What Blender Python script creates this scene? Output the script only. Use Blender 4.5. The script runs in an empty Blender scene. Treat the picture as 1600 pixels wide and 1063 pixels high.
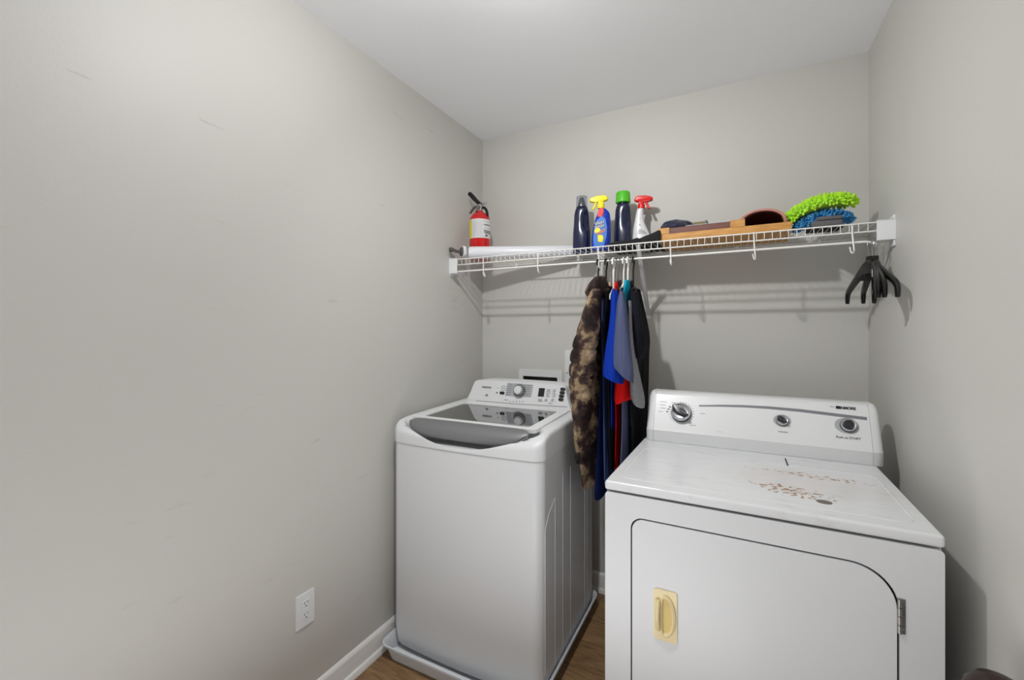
import bpy, bmesh, math, random
from mathutils import Vector, Matrix, noise
random.seed(7)
S = bpy.context.scene
C = S.collection
PI = math.pi
R = math.radians

# ---------------------------------------------------------------- camera
F, YAW, V0, CAMZ = 681.36, R(27.2985), 514.63, 1.336
cam = bpy.data.cameras.new('camera')
cam.sensor_width = 36; cam.lens = F / 1600 * 36
cam.shift_y = -(531.5 - V0) / 1600
cam.clip_start = .05
co = bpy.data.objects.new('camera', cam); C.objects.link(co)
co.location = (0, 0, CAMZ); co.rotation_euler = (R(90), 0, YAW)
S.camera = co

# ---------------------------------------------------------------- world, lights, exposure
w = bpy.data.worlds.new('world'); S.world = w; w.use_nodes = True
w.node_tree.nodes['Background'].inputs[0].default_value = (.95, .97, 1, 1)
w.node_tree.nodes['Background'].inputs[1].default_value = .2
def light(name, kind, loc, power, color=(1, 1, 1), rot=(0, 0, 0), **k):
    l = bpy.data.lights.new(name, kind); l.energy = power; l.color = color
    for a, b in k.items(): setattr(l, a, b)
    o = bpy.data.objects.new(name, l); C.objects.link(o); o.location = loc; o.rotation_euler = rot
    return o
def aim(p, q): return (Vector(q)-Vector(p)).to_track_quat('-Z', 'Y').to_euler()
KP = (-.57, .79, 2.36)                     # the ceiling lamp: a bare glow, plus forward spots added to balance the brightness
light('ceiling_lamp_glow', 'POINT', KP, 11.5, (.985, .99, .975), shadow_soft_size=.028)
light('ceiling_lamp_added_spot', 'SPOT', KP, 28, (.985, .99, .975), rot=aim(KP, (-.33, 2.1, 1.05)), shadow_soft_size=.028, spot_size=R(138), spot_blend=.9)
light('ceiling_lamp_added_low_spot', 'SPOT', KP, 12.5, (.985, .99, .975), rot=aim(KP, (-.33, 1.9, .6)), shadow_soft_size=.028, spot_size=R(100), spot_blend=1)
light('added_up_fill', 'AREA', (-.40, .42, .2), 8.4, (.98, .985, 1), rot=(R(180), 0, 0), shape='RECTANGLE', size=.8, size_y=.8)  # unseen upward fill added near the floor to brighten the ceiling
light('added_front_fill', 'AREA', (-.75, -.9, .5), 4.5, (.97, .99, 1), rot=(R(90), 0, R(-8)), shape='RECTANGLE', size=1.0, size_y=.8)  # unseen area fill added behind the viewer to brighten fronts and right wall
S.view_settings.view_transform = 'Standard'; S.view_settings.look = 'None'
S.view_settings.gamma = 1; S.view_settings.use_curve_mapping = False
S.view_settings.exposure = 0.0

# ---------------------------------------------------------------- measuring helpers (true positions in the room)
CY, SY = math.cos(YAW), math.sin(YAW)
def ray(u, v):
    a = (u - 800) / F; b = (V0 - v) / F
    return Vector((-SY + CY * a, CY + SY * a, b))
def W(u, v, y):
    d = ray(u, v); t = y / d.y
    return Vector((d.x * t, y, CAMZ + d.z * t))
def X(u, y): return W(u, 500, y).x
def on_plane(u, v, o, n):
    d = ray(u, v); c = Vector((0, 0, CAMZ)); t = (Vector(o) - c).dot(n) / d.dot(n)
    return c + d * t

# ---------------------------------------------------------------- materials
def srgb(c):
    if isinstance(c, str): c = tuple(int(c[i:i+2], 16) for i in (0, 2, 4))
    return tuple(((x/255)/12.92 if x/255 <= .04045 else ((x/255+.055)/1.055)**2.4) for x in c) + (1,)
def mat(name, col, rough=.5, metal=0, bump=0, bscale=200, var=0, vscale=8, spec=.5, alpha=1, trans=0, coat=0, sheen=0, lin=False):
    m = bpy.data.materials.new(name); m.use_nodes = True
    nt = m.node_tree; p = nt.nodes['Principled BSDF']
    c = tuple(col) + (1,) if lin else srgb(col)
    p.inputs['Base Color'].default_value = c
    p.inputs['Roughness'].default_value = rough
    p.inputs['Metallic'].default_value = metal
    p.inputs['Specular IOR Level'].default_value = spec
    p.inputs['Alpha'].default_value = alpha
    p.inputs['Transmission Weight'].default_value = trans
    p.inputs['Coat Weight'].default_value = coat
    p.inputs['Sheen Weight'].default_value = sheen
    tc = nt.nodes.new('ShaderNodeTexCoord')
    if bump:
        n = nt.nodes.new('ShaderNodeTexNoise'); n.inputs['Scale'].default_value = bscale; n.inputs['Detail'].default_value = 3
        nt.links.new(tc.outputs['Object'], n.inputs['Vector'])
        b = nt.nodes.new('ShaderNodeBump'); b.inputs['Strength'].default_value = bump; b.inputs['Distance'].default_value = .002
        nt.links.new(n.outputs['Fac'], b.inputs['Height']); nt.links.new(b.outputs[0], p.inputs['Normal'])
    if var:
        n = nt.nodes.new('ShaderNodeTexNoise'); n.inputs['Scale'].default_value = vscale; n.inputs['Detail'].default_value = 5
        nt.links.new(tc.outputs['Object'], n.inputs['Vector'])
        mx = nt.nodes.new('ShaderNodeMix'); mx.data_type = 'RGBA'
        mx.inputs[6].default_value = tuple(x*(1-var) for x in c[:3]) + (1,)
        mx.inputs[7].default_value = tuple(min(1, x*(1+var)) for x in c[:3]) + (1,)
        nt.links.new(n.outputs['Fac'], mx.inputs[0]); nt.links.new(mx.outputs[2], p.inputs['Base Color'])
    return m
def ramp_mat(name, stops, scale=10, detail=6, rough=.8, stretch=(1, 1, 1), distort=0, bump=0, constant=False, noise_rough=.5, spec=.5):
    m = mat(name, (128, 128, 128), rough, spec=spec); nt = m.node_tree; p = nt.nodes['Principled BSDF']
    tc = nt.nodes['Texture Coordinate']; mp = nt.nodes.new('ShaderNodeMapping'); mp.inputs['Scale'].default_value = stretch
    nt.links.new(tc.outputs['Object'], mp.inputs['Vector'])
    n = nt.nodes.new('ShaderNodeTexNoise'); n.inputs['Scale'].default_value = scale; n.inputs['Detail'].default_value = detail
    n.inputs['Distortion'].default_value = distort; n.inputs['Roughness'].default_value = noise_rough
    nt.links.new(mp.outputs[0], n.inputs['Vector'])
    r = nt.nodes.new('ShaderNodeValToRGB'); r.color_ramp.interpolation = 'CONSTANT' if constant else 'LINEAR'
    e = r.color_ramp.elements
    while len(e) < len(stops): e.new(.5)
    for k, (pos, col) in enumerate(stops): e[k].position = pos; e[k].color = srgb(col)
    nt.links.new(n.outputs['Fac'], r.inputs['Fac']); nt.links.new(r.outputs[0], p.inputs['Base Color'])
    if bump:
        b = nt.nodes.new('ShaderNodeBump'); b.inputs['Strength'].default_value = bump; b.inputs['Distance'].default_value = .003
        nt.links.new(n.outputs['Fac'], b.inputs['Height']); nt.links.new(b.outputs[0], p.inputs['Normal'])
    return m
M = {}
M['wall'] = mat('wall_paint', (202, 200, 195), .45, bump=.12, bscale=260, spec=.3)
M['ceiling'] = mat('ceiling_paint', (246, 247, 250), .9, bump=.05, bscale=200, spec=.2)
M['trim'] = mat('trim_paint', (232, 230, 228), .3)
M['enamel'] = mat('white_enamel', (217, 218, 220), .38, bump=.03, bscale=500, spec=.4)
M['plastic'] = mat('white_plastic', (226, 227, 228), .3)
M['printed'] = mat('grey_print', (120, 122, 128), .5)
M['lightprint'] = mat('pale_grey_print', (172, 174, 178), .5)
M['ink'] = mat('black_print', (25, 25, 28), .45)
M['silver'] = mat('silver_plastic', (124, 124, 126), .42, metal=.3)
M['chrome'] = mat('chrome', (205, 205, 210), .15, metal=1)
M['steel'] = mat('dull_steel', (140, 138, 134), .35, metal=.9)
M['darkglass'] = mat('tinted_glass', (26, 28, 31), .04, spec=.9, coat=.6)
M['gap'] = mat('dark_rubber', (30, 30, 32), .7)
M['blackplastic'] = mat('black_plastic', (14, 14, 15), .25)
M['knobdark'] = mat('charcoal_knob', (38, 39, 42), .3)
M['greydark'] = mat('grey_plastic', (82, 80, 78), .45)
M['cream'] = mat('yellowed_cream_plastic', (226, 208, 160), .35, var=.08, vscale=30)
M['creamdark'] = mat('yellowed_plastic_hollow', (206, 180, 100), .4)
M['wire'] = mat('white_vinyl_wire', (230, 228, 224), .35)
M['tray'] = mat('white_tray_plastic', (214, 217, 222), .3)
M['glossred'] = mat('red_gloss_paint', (196, 14, 16), .16, coat=.5)
M['red'] = mat('red_plastic', (224, 20, 16), .35)
M['yellow'] = mat('yellow_plastic', (246, 228, 20), .38)
M['green'] = mat('green_plastic', (84, 190, 36), .4)
M['navybottle'] = mat('navy_plastic', (17, 26, 60), .2, coat=.4)
M['bluebottle'] = mat('royal_blue_plastic', (10, 50, 170), .25)
M['whitebottle'] = mat('white_bottle_plastic', (225, 224, 226), .3)
M['clear'] = mat('clear_plastic', (225, 228, 235), .05, trans=.95)
M['teal'] = mat('teal_label', (22, 130, 165), .4)
M['paper'] = mat('white_paper_label', (214, 212, 214), .6, var=.08, vscale=120)
M['labelyellow'] = mat('yellow_label', (214, 200, 60), .6)
M['roll'] = mat('white_vinyl_roll', (225, 226, 232), .35)
M['orange'] = ramp_mat('orange_brown_wood', [(.3, (178, 124, 58)), (.6, (204, 150, 78))], 14, 4, .5, (1, 8, 8))
M['brown'] = ramp_mat('reddish_brown_wood', [(.3, (92, 52, 42)), (.65, (118, 70, 58))], 14, 4, .5, (1, 8, 8))
M['cardboard'] = mat('brown_cardboard', (150, 116, 74), .8, var=.08)
M['knit'] = mat('navy_knit', (38, 40, 62), .95, bump=1, bscale=300, sheen=.3)
M['blackcloth'] = mat('black_cloth', (16, 16, 20), .9, bump=.6, bscale=120)
M['khaki'] = mat('khaki_cloth', (128, 120, 92), .9, var=.2, vscale=40)
M['pink'] = mat('dusty_pink_cloth', (190, 134, 122), .9, bump=.5, bscale=300)
M['maroon'] = mat('maroon_lining', (74, 28, 28), .9, var=.25, vscale=60)
M['capback'] = mat('tan_mesh', (150, 132, 110), .9, bump=1, bscale=400)
M['lime'] = mat('lime_chenille', (184, 240, 20), .8, bump=.5, bscale=500, sheen=.3)
M['bluechen'] = ramp_mat('blue_chenille', [(.3, (20, 80, 140)), (.5, (40, 130, 190)), (.7, (110, 180, 215))], 60, 3, .7)
M['greypad'] = mat('grey_fabric_pad', (98, 96, 98), .9, bump=.4)
M['wood'] = mat('hanger_wood', (176, 150, 118), .5, var=.15, vscale=40)
M['hangerwhite'] = mat('white_hanger_plastic', (235, 234, 230), .35)
M['floor'] = ramp_mat('brown_wood_planks', [(.25, (92, 68, 44)), (.5, (140, 108, 74)), (.75, (172, 138, 98))], 6, 8, .5, (1.2, 9, 1), 1.2, bump=.1, noise_rough=.6)
M['darkbrown'] = mat('dark_brown_finish', (44, 26, 24), .35)
M['camo'] = ramp_mat('camouflage_cloth', [(0, (34, 25, 25)), (.43, (52, 39, 37)), (.49, (86, 70, 58)), (.525, (136, 116, 92)), (.585, (172, 150, 122))], 10, 8, .8, (1.1, .55, .9), .25, constant=True, noise_rough=.6, spec=.2)
def cloth(name, col, bscale=350, bump=.4):
    m = mat(name, col, .92, bump=bump, bscale=bscale, spec=.2); nt = m.node_tree; p = nt.nodes['Principled BSDF']
    b0 = p.inputs['Normal'].links[0].from_node                     # hanging folds: long vertical wrinkles
    mp = nt.nodes.new('ShaderNodeMapping'); mp.inputs['Scale'].default_value = (34, 20, 5)
    nt.links.new(nt.nodes['Texture Coordinate'].outputs['Object'], mp.inputs[0])
    n = nt.nodes.new('ShaderNodeTexNoise'); n.inputs['Scale'].default_value = 1; n.inputs['Detail'].default_value = 3; nt.links.new(mp.outputs[0], n.inputs['Vector'])
    b = nt.nodes.new('ShaderNodeBump'); b.inputs['Strength'].default_value = .8; b.inputs['Distance'].default_value = .02
    nt.links.new(n.outputs['Fac'], b.inputs['Height']); nt.links.new(b0.outputs[0], b.inputs['Normal']); nt.links.new(b.outputs[0], p.inputs['Normal'])
    return m
M['c_slate'] = cloth('slate_blue_cloth', (80, 87, 118))
M['c_blue'] = cloth('royal_blue_cloth', (6, 48, 156))
M['c_darkblue'] = cloth('dark_blue_cloth', (14, 34, 92))
M['c_red'] = cloth('red_cloth', (222, 22, 20))
M['c_steel'] = cloth('steel_blue_cloth', (68, 86, 134))
M['c_heather'] = ramp_mat('heather_grey_cloth', [(.35, (118, 118, 124)), (.65, (160, 160, 166))], 220, 2, .95, (1, 1, 3))
M['c_teal'] = cloth('teal_cloth', (10, 150, 182))
M['c_black'] = cloth('black_woven_cloth', (13, 13, 16))
M['c_navy'] = cloth('black_navy_nylon', (22, 23, 33), bump=.7, bscale=60)
# enamel of the dryer top: rust and scuffs gathered at the rear right
def stained():
    m = mat('stained_white_enamel', (222, 223, 225), .25); nt = m.node_tree; p = nt.nodes['Principled BSDF']; N = nt.nodes.new; L = nt.links.new
    tc = nt.nodes['Texture Coordinate']
    def math_(op, a, b=None):
        n = N('ShaderNodeMath'); n.operation = op; n.use_clamp = op in ('SUBTRACT', 'MULTIPLY_ADD')
        for i, q in enumerate((a, b)):
            if q is None: continue
            if isinstance(q, (int, float)): n.inputs[i].default_value = q
            else: L(q, n.inputs[i])
        return n.outputs[0]
    def blob(c, r, s=(1, 1, 1)):
        mp = N('ShaderNodeMapping'); mp.vector_type = 'TEXTURE'; mp.inputs['Location'].default_value = c; mp.inputs['Scale'].default_value = (r*s[0], r*s[1], 1)
        mp.inputs['Rotation'].default_value = (0, 0, s[2])
        L(tc.outputs['Object'], mp.inputs['Vector'])
        sp = N('ShaderNodeSeparateXYZ'); L(mp.outputs[0], sp.inputs[0])
        q = math_('ADD', math_('MULTIPLY', sp.outputs[0], sp.outputs[0]), math_('MULTIPLY', sp.outputs[1], sp.outputs[1]))
        return math_('SUBTRACT', 1, q)
    def nz(scale, detail=4, st=(1, 1, 1)):
        mp = N('ShaderNodeMapping'); mp.inputs['Scale'].default_value = st; L(tc.outputs['Object'], mp.inputs['Vector'])
        n = N('ShaderNodeTexNoise'); n.inputs['Scale'].default_value = scale; n.inputs['Detail'].default_value = detail; L(mp.outputs[0], n.inputs['Vector']); return n.outputs['Fac']
    def mix(f, a, b):
        n = N('ShaderNodeMix'); n.data_type = 'RGBA'; L(f, n.inputs[0])
        for i, q in ((6, a), (7, b)):
            if isinstance(q, tuple): n.inputs[i].default_value = q
            else: L(q, n.inputs[i])
        return n.outputs[2]
    b1 = blob((.105, -.195, 0), .12, (1, .48, -.25)); b2 = blob((.17, -.03, 0), .20, (1, .16, -.05)); b3 = blob((.13, -.10, 0), .24, (1, .6, 0))
    rust = math_('MAXIMUM', math_('MULTIPLY', b1, 1.0), math_('MULTIPLY', b2, .85))
    f1 = math_('MULTIPLY', math_('SUBTRACT', math_('ADD', nz(70, 5), math_('MULTIPLY', rust, .17)), .632), 10)
    f1 = math_('MINIMUM', math_('MULTIPLY', f1, math_('GREATER_THAN', rust, .02)), .97)
    haze = math_('MULTIPLY', math_('MULTIPLY', b3, nz(14, 5)), .55)
    scuff = math_('MINIMUM', math_('MULTIPLY', math_('SUBTRACT', nz(16, 9, (1, 5, 1)), .57), 1.6), .35)
    c = mix(haze, (.73, .74, .755, 1), srgb((196, 176, 166)))
    c = mix(scuff, c, srgb((170, 168, 166)))
    c = mix(f1, c, srgb((148, 104, 44)))
    L(c, p.inputs['Base Color'])
    return m
M['stained'] = stained()
# floor: plank seams
def plank_floor():
    m = M['floor']; nt = m.node_tree; p = nt.nodes['Principled BSDF']
    tc = nt.nodes['Texture Coordinate']
    br = nt.nodes.new('ShaderNodeTexBrick'); br.inputs['Scale'].default_value = 1
    br.inputs['Brick Width'].default_value = 1.2; br.inputs['Row Height'].default_value = .15; br.inputs['Mortar Size'].default_value = .0012
    br.inputs['Color1'].default_value = (1, 1, 1, 1); br.inputs['Color2'].default_value = (.8, .8, .8, 1); br.inputs['Mortar'].default_value = (.3, .3, .3, 1)
    nt.links.new(tc.outputs['Object'], br.inputs['Vector'])
    mx = nt.nodes.new('ShaderNodeMix'); mx.data_type = 'RGBA'; mx.blend_type = 'MULTIPLY'; mx.inputs[0].default_value = 1
    src = p.inputs['Base Color'].links[0].from_socket
    nt.links.new(src, mx.inputs[6]); nt.links.new(br.outputs['Color'], mx.inputs[7]); nt.links.new(mx.outputs[2], p.inputs['Base Color'])
plank_floor()
# wall: faint scuffs
def scuffed_wall():
    m = mat('scuffed_wall_paint', (202, 200, 195), .45, bump=.12, bscale=260, spec=.3); nt = m.node_tree; p = nt.nodes['Principled BSDF']
    tc = nt.nodes['Texture Coordinate']; mp = nt.nodes.new('ShaderNodeMapping'); mp.inputs['Scale'].default_value = (1, 1.2, 7); mp.inputs['Rotation'].default_value = (R(-32), 0, 0)
    nt.links.new(tc.outputs['Object'], mp.inputs[0])
    n = nt.nodes.new('ShaderNodeTexNoise'); n.inputs['Scale'].default_value = 5; n.inputs['Detail'].default_value = 3; nt.links.new(mp.outputs[0], n.inputs['Vector'])
    r = nt.nodes.new('ShaderNodeValToRGB'); r.color_ramp.elements[0].position = .70; r.color_ramp.elements[1].position = .78
    r.color_ramp.elements[0].color = srgb((202, 200, 195)); r.color_ramp.elements[1].color = srgb((187, 184, 178))
    nt.links.new(n.outputs['Fac'], r.inputs[0]); nt.links.new(r.outputs[0], p.inputs['Base Color'])
    return m
M['wall_scuffed'] = scuffed_wall()

# ---------------------------------------------------------------- object helpers
def obj(name, bm, m, parent=None, world=False, sharp=35, recalc=True, wn=None):
    if wn is None: wn = m in ('enamel', 'plastic', 'stained', 'cream', 'orange', 'brown')
    if world and parent is not None:
        mw = Matrix.Translation(parent['_l']) @ Matrix.Rotation(parent['_r'], 4, 'Z') if '_l' in parent else Matrix.Identity(4)
        bmesh.ops.transform(bm, matrix=mw.inverted(), verts=bm.verts)
    if recalc: bmesh.ops.recalc_face_normals(bm, faces=bm.faces)
    me = bpy.data.meshes.new(name); bm.to_mesh(me); bm.free()
    me.polygons.foreach_set('use_smooth', [True]*len(me.polygons))
    me.set_sharp_from_angle(angle=R(sharp))
    me.materials.append(M[m] if isinstance(m, str) else m)
    o = bpy.data.objects.new(name, me); C.objects.link(o)
    if parent is not None: o.parent = parent
    if wn: q = o.modifiers.new('wn', 'WEIGHTED_NORMAL'); q.keep_sharp = True; q.weight = 80
    return o
ROOTS = []
def thing(name, label, cat, loc=(0, 0, 0), rotz=0, group=None):
    o = bpy.data.objects.new(name, None); C.objects.link(o); o.empty_display_size = .05
    o.location = loc; o.rotation_euler = (0, 0, rotz); o['label'] = label; o['category'] = cat
    if group: o['group'] = group
    o['_l'] = list(loc); o['_r'] = rotz; ROOTS.append(o)
    return o
def struct(name, bm, m, parent=None):
    o = obj(name, bm, m, parent)
    if parent is None: o['kind'] = 'structure'
    return o
def frame(o, x, y):                       # matrix: origin o, columns x, y, x cross y
    x = Vector(x).normalized(); y = Vector(y).normalized(); z = x.cross(y).normalized()
    m = Matrix((x, y, z)).transposed().to_4x4(); m.translation = Vector(o); return m
def B(): return bmesh.new()
def box(bm, x0, x1, y0, y1, z0, z1, r=0, seg=2, mtx=None):
    t = bmesh.new(); bmesh.ops.create_cube(t, size=1)
    for v in t.verts: v.co = Vector(((x0+x1)/2+v.co.x*(x1-x0), (y0+y1)/2+v.co.y*(y1-y0), (z0+z1)/2+v.co.z*(z1-z0)))
    if r: bmesh.ops.bevel(t, geom=t.edges[:], offset=r, segments=seg, profile=.5, affect='EDGES', clamp_overlap=True)
    merge(bm, t, mtx)
def merge(bm, t, mtx=None):
    if mtx is not None: bmesh.ops.transform(t, matrix=mtx, verts=t.verts)
    me = bpy.data.meshes.new('tmp'); t.to_mesh(me); t.free(); bm.from_mesh(me); bpy.data.meshes.remove(me)
def rrect(x0, x1, y0, y1, r, n=8):        # counter-clockwise outline; r = one radius or (bl, br, tr, tl)
    if not isinstance(r, (tuple, list)): r = (r,)*4
    out = []
    for (cx, cy, a0, q) in ((x0, y0, 180, r[0]), (x1, y0, 270, r[1]), (x1, y1, 0, r[2]), (x0, y1, 90, r[3])):
        sx = 1 if cx == x0 else -1; sy = 1 if cy == y0 else -1
        for k in range(n+1):
            a = R(a0 + 90*k/n); out.append((cx+sx*q+q*math.cos(a), cy+sy*q+q*math.sin(a)))
    return out
def prism(bm, pts, h0, h1, mtx=None, bevel=0, seg=2, both=False):   # outline in xy, extruded along z
    t = bmesh.new()
    a = [t.verts.new((x, y, h0)) for x, y in pts]; b = [t.verts.new((x, y, h1)) for x, y in pts]
    n = len(pts); bot = t.faces.new(a[::-1]); top = t.faces.new(b)
    for i in range(n): t.faces.new((a[i], a[(i+1) % n], b[(i+1) % n], b[i]))
    if bevel:
        e = list(top.edges) + (list(bot.edges) if both else [])
        bmesh.ops.bevel(t, geom=e, offset=bevel, segments=seg, profile=.5, affect='EDGES', clamp_overlap=True)
    merge(bm, t, mtx)
def ring_plate(bm, outer, inner, h0, h1, mtx=None):     # plate with a hole
    t = bmesh.new(); loops = []
    for pts in (outer, inner):
        for h in (h0, h1): loops.append([t.verts.new((x, y, h)) for x, y in pts])
    for l in loops:
        for i in range(len(l)): t.edges.new((l[i], l[(i+1) % len(l)]))
    for k in (0, 1):
        ed = [e for e in t.edges if all(v in loops[k] or v in loops[k+2] for v in e.verts) ]
        bmesh.ops.triangle_fill(t, edges=ed, use_beauty=True)
    for q in (0, 2):
        a, b = loops[q], loops[q+1]
        for i in range(len(a)): t.faces.new((a[i], a[(i+1) % len(a)], b[(i+1) % len(a)], b[i]))
    merge(bm, t, mtx)
def loft(bm, rings, cap0=True, cap1=True, mtx=None):
    t = bmesh.new(); vs = [[t.verts.new(p) for p in r] for r in rings]
    n = len(rings[0])
    for a, b in zip(vs, vs[1:]):
        for i in range(n): t.faces.new((a[i], a[(i+1) % n], b[(i+1) % n], b[i]))
    if cap0: t.faces.new(vs[0][::-1])
    if cap1: t.faces.new(vs[-1])
    merge(bm, t, mtx)
def lathe(bm, prof, n=32, mtx=None, sx=1, sy=1):
    rings = [[(r*math.cos(2*PI*k/n)*sx, r*math.sin(2*PI*k/n)*sy, z) for k in range(n)] for r, z in prof]
    loft(bm, rings, mtx=mtx)
def tube(bm, pts, r, n=8, closed=False, flat=1.0):
    pts = [Vector(p) for p in pts]; rings = []; up = None
    rad = r if isinstance(r, (list, tuple)) else [r]*len(pts)
    for i, p in enumerate(pts):
        if closed: d = pts[(i+1) % len(pts)] - pts[i-1]
        else: d = (pts[min(i+1, len(pts)-1)] - pts[max(i-1, 0)])
        d.normalize()
        if up is None:
            up = Vector((0, 0, 1)) if abs(d.z) < .9 else Vector((0, 1, 0))
        s = d.cross(up).normalized(); up = s.cross(d).normalized()
        rings.append([p + s*math.cos(2*PI*k/n)*rad[i] + up*math.sin(2*PI*k/n)*rad[i]*flat for k in range(n)])
    if closed: rings.append(rings[0])
    loft(bm, rings, cap0=not closed, cap1=not closed)
    if closed: bmesh.ops.remove_doubles(bm, verts=bm.verts, dist=1e-6)
def smooth(pts, n=6, r=None):            # Catmull-Rom through points
    P = [Vector(p) for p in pts]; out = []
    for i in range(len(P)-1):
        a, b, c, d = P[max(i-1, 0)], P[i], P[i+1], P[min(i+2, len(P)-1)]
        for k in range(n):
            t = k/n; out.append(.5*((2*b) + (c-a)*t + (2*a-5*b+4*c-d)*t*t + (3*b-a-3*c+d)*t**3))
    out.append(P[-1]); return out
def interp(tab, n=5):                    # smooth rows of numbers
    rows = smooth([r[:3] for r in tab], n); out = []
    k = len(tab[0]); ext = smooth([tuple(r[3:6]) + (0,)*(3-len(r[3:6])) for r in tab], n) if k > 3 else None
    for i, a in enumerate(rows): out.append(tuple(a) + (tuple(ext[i])[:k-3] if ext else ()))
    return out
def text(name, s, size, mtx, m, parent, align='CENTER', extrude=.0003, world=True, bold=0, label=None, squash=1, shear=0):
    c = bpy.data.curves.new(name, 'FONT'); c.body = s; c.size = size; c.extrude = extrude; c.align_x = align; c.align_y = 'CENTER'; c.offset = bold; c.shear = shear
    o = bpy.data.objects.new('t', c); C.objects.link(o)
    me = bpy.data.meshes.new_from_object(o.evaluated_get(bpy.context.evaluated_depsgraph_get()))
    bpy.data.objects.remove(o); bm = B(); bm.from_mesh(me); bpy.data.meshes.remove(me)
    bmesh.ops.transform(bm, matrix=mtx @ Matrix.Diagonal((squash, 1, 1, 1)), verts=bm.verts)
    q = obj(name, bm, m, parent, world=world, recalc=False)
    if label: q['label'] = label
    return q

# ================================================================ the room
XL, XR, YB, YF, H = -1.325, .4653, 2.1918, -1.1, 2.44
T = .1
for nm, a, m in (('wall_left', (XL-T, XL, YF, YB+T, 0, H), 'wall_scuffed'), ('wall_right', (XR, XR+T, YF, YB+T, 0, H), 'wall'),
                 ('floor', (XL-T, XR+T, YF-T, YB+T, -T, 0), 'floor'), ('ceiling', (XL-T, XR+T, YF-T, YB+T, H, H+T), 'ceiling')):
    bm = B(); box(bm, *a); struct(nm, bm, m)
# back wall with the opening of the laundry water box
bx0, bx1, bz0, bz1 = -1.06, -.855, .99, 1.082
bm = B(); fr = frame((0, YB, 0), (1, 0, 0), (0, 0, 1))
ring_plate(bm, [(XL, 0), (XR, 0), (XR, H), (XL, H)], [(bx0, bz0), (bx1, bz0), (bx1, bz1), (bx0, bz1)], 0, -T, fr)
box(bm, XL, XR, YB+T, YB+T+.02, 0, H)
struct('wall_back', bm, 'wall')
# front wall (behind the viewer) with an assumed opening that lets the world light in
bm = B(); fr = frame((0, YF, 0), (1, 0, 0), (0, 0, 1))
box(bm, XL-T, XL+.25, YF-T, YF, 0, H); box(bm, XR-.25, XR+T, YF-T, YF, 0, H); box(bm, XL+.25, XR-.25, YF-T, YF, 2.2, H)
struct('wall_front', bm, 'wall')
def baseboard(name, p0, p1, inward):
    prof = [(0, 0), (.030, 0), (.029, .010), (.024, .019), (.015, .021), (.014, .066), (.0125, .071), (.0135, .076), (.010, .084), (.005, .090), (0, .092)]
    p0, p1, n = Vector(p0), Vector(p1), Vector(inward)
    bm = B(); loft(bm, [[p + n*a + Vector((0, 0, b)) for a, b in prof] for p in (p0, p1)])
    struct(name, bm, 'trim')
baseboard('baseboard_left', (XL, YF, 0), (XL, YB, 0), (1, 0, 0))
baseboard('baseboard_back', (XL+.03, YB, 0), (XR-.03, YB, 0), (0, -1, 0))
baseboard('baseboard_right', (XR, YF, 0), (XR, YB, 0), (-1, 0, 0))

# ================================================================ washing machine
wx, wy, wrz = -.951, 1.73, R(1.0)
wm = thing('washing_machine', 'white top-loading washing machine with a dark glass lid standing in a drain pan', 'washing machine', (wx, wy, .022), wrz)
Zo = -.022                                # root sits on the pan floor
WW, WD = .338, .33
def wbody(z, grow=0, bulge=.018, r=.035):
    pts = rrect(-WW-grow, WW+grow, -WD-grow, WD+grow, r, 8); out = []
    for x, y in pts: out.append((x, y, z))
    # finer front edge with a gentle bulge
    res = []
    n = len(out)
    for i in range(n):
        a, b = Vector(out[i]), Vector(out[(i+1) % n]); k = max(1, int((b-a).length/.04))
        for j in range(k): res.append(a.lerp(b, j/k))
    for p in res:
        if p.y < -WD*.4: p.y -= bulge*max(0, 1-(p.x/WW)**2)*min(1, (-p.y-WD*.4)/(WD*.55))
    return res
bm = B()
loft(bm, [wbody(z+Zo, g) for z, g in ((.024, -.012), (.035, -.006), (.10, 0), (.5, 0), (.862, 0), (.866, -.001))])
cabinet = obj('cabinet', bm, 'enamel', wm)
# pressed ribs on the right side: slim bevelled strips
bm = B()
for y0, zt in ((-.20, .70), (-.115, .77), (-.02, .77), (.18, .77), (.215, .77)):
    box(bm, WW-.002, WW+.0016, y0-.002, y0+.002, .07+Zo, zt+Zo, .001)
pl = [(-.30, .10), (-.30, .62), (-.265, .665), (-.205, .70)]
for (a, b), (c, d) in zip(pl, pl[1:]): tube(bm, [(WW, a, b+Zo), (WW, c, d+Zo)], .0014, 6)
obj('side_ribs', bm, 'enamel', cabinet)
def Bz(yl): return .959 + .008*(yl+.23)/.38 - (.039*((-.25-yl)/.09)**2 if yl < -.25 else 0)
def ss(a, b, x):
    t = max(0, min(1, (x-a)/(b-a))); return t*t*(3-2*t)
def deck_z(x, y):
    z = Bz(y)
    q = max(abs(x)/(WW+.002), 0)
    r = math.sqrt(((x+.005)/.280)**2 + ((min(y, -.262)+.262)/.086)**2)
    if y < .15:
        k = (1-ss(.93, 1.16, r))*ss(-.215, -.262, y)
        z += (.878-z)*k
    return z
NR = 56
outline = [Vector((p.x*1.006, p.y*1.006, 0)) for p in wbody(0, .001, .018, .038)]
rings = [[(p.x, p.y, .868+Zo) for p in outline]]
for k in range(NR):
    f = 1 - (k/NR)**1.25
    ring = []
    for p in outline:
        x, y = p.x*f, p.y*f
        edge = (1-f)*min(WW, WD)
        zz = deck_z(x, y)
        rr = .016
        if edge < rr: zz -= rr - math.sqrt(max(0, rr*rr-(rr-edge)**2))
        ring.append((x, y, max(zz, .872)+Zo))
    rings.append(ring)
bm = B(); loft(bm, rings)
deck = obj('top_deck', bm, 'enamel', wm, sharp=50)
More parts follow.
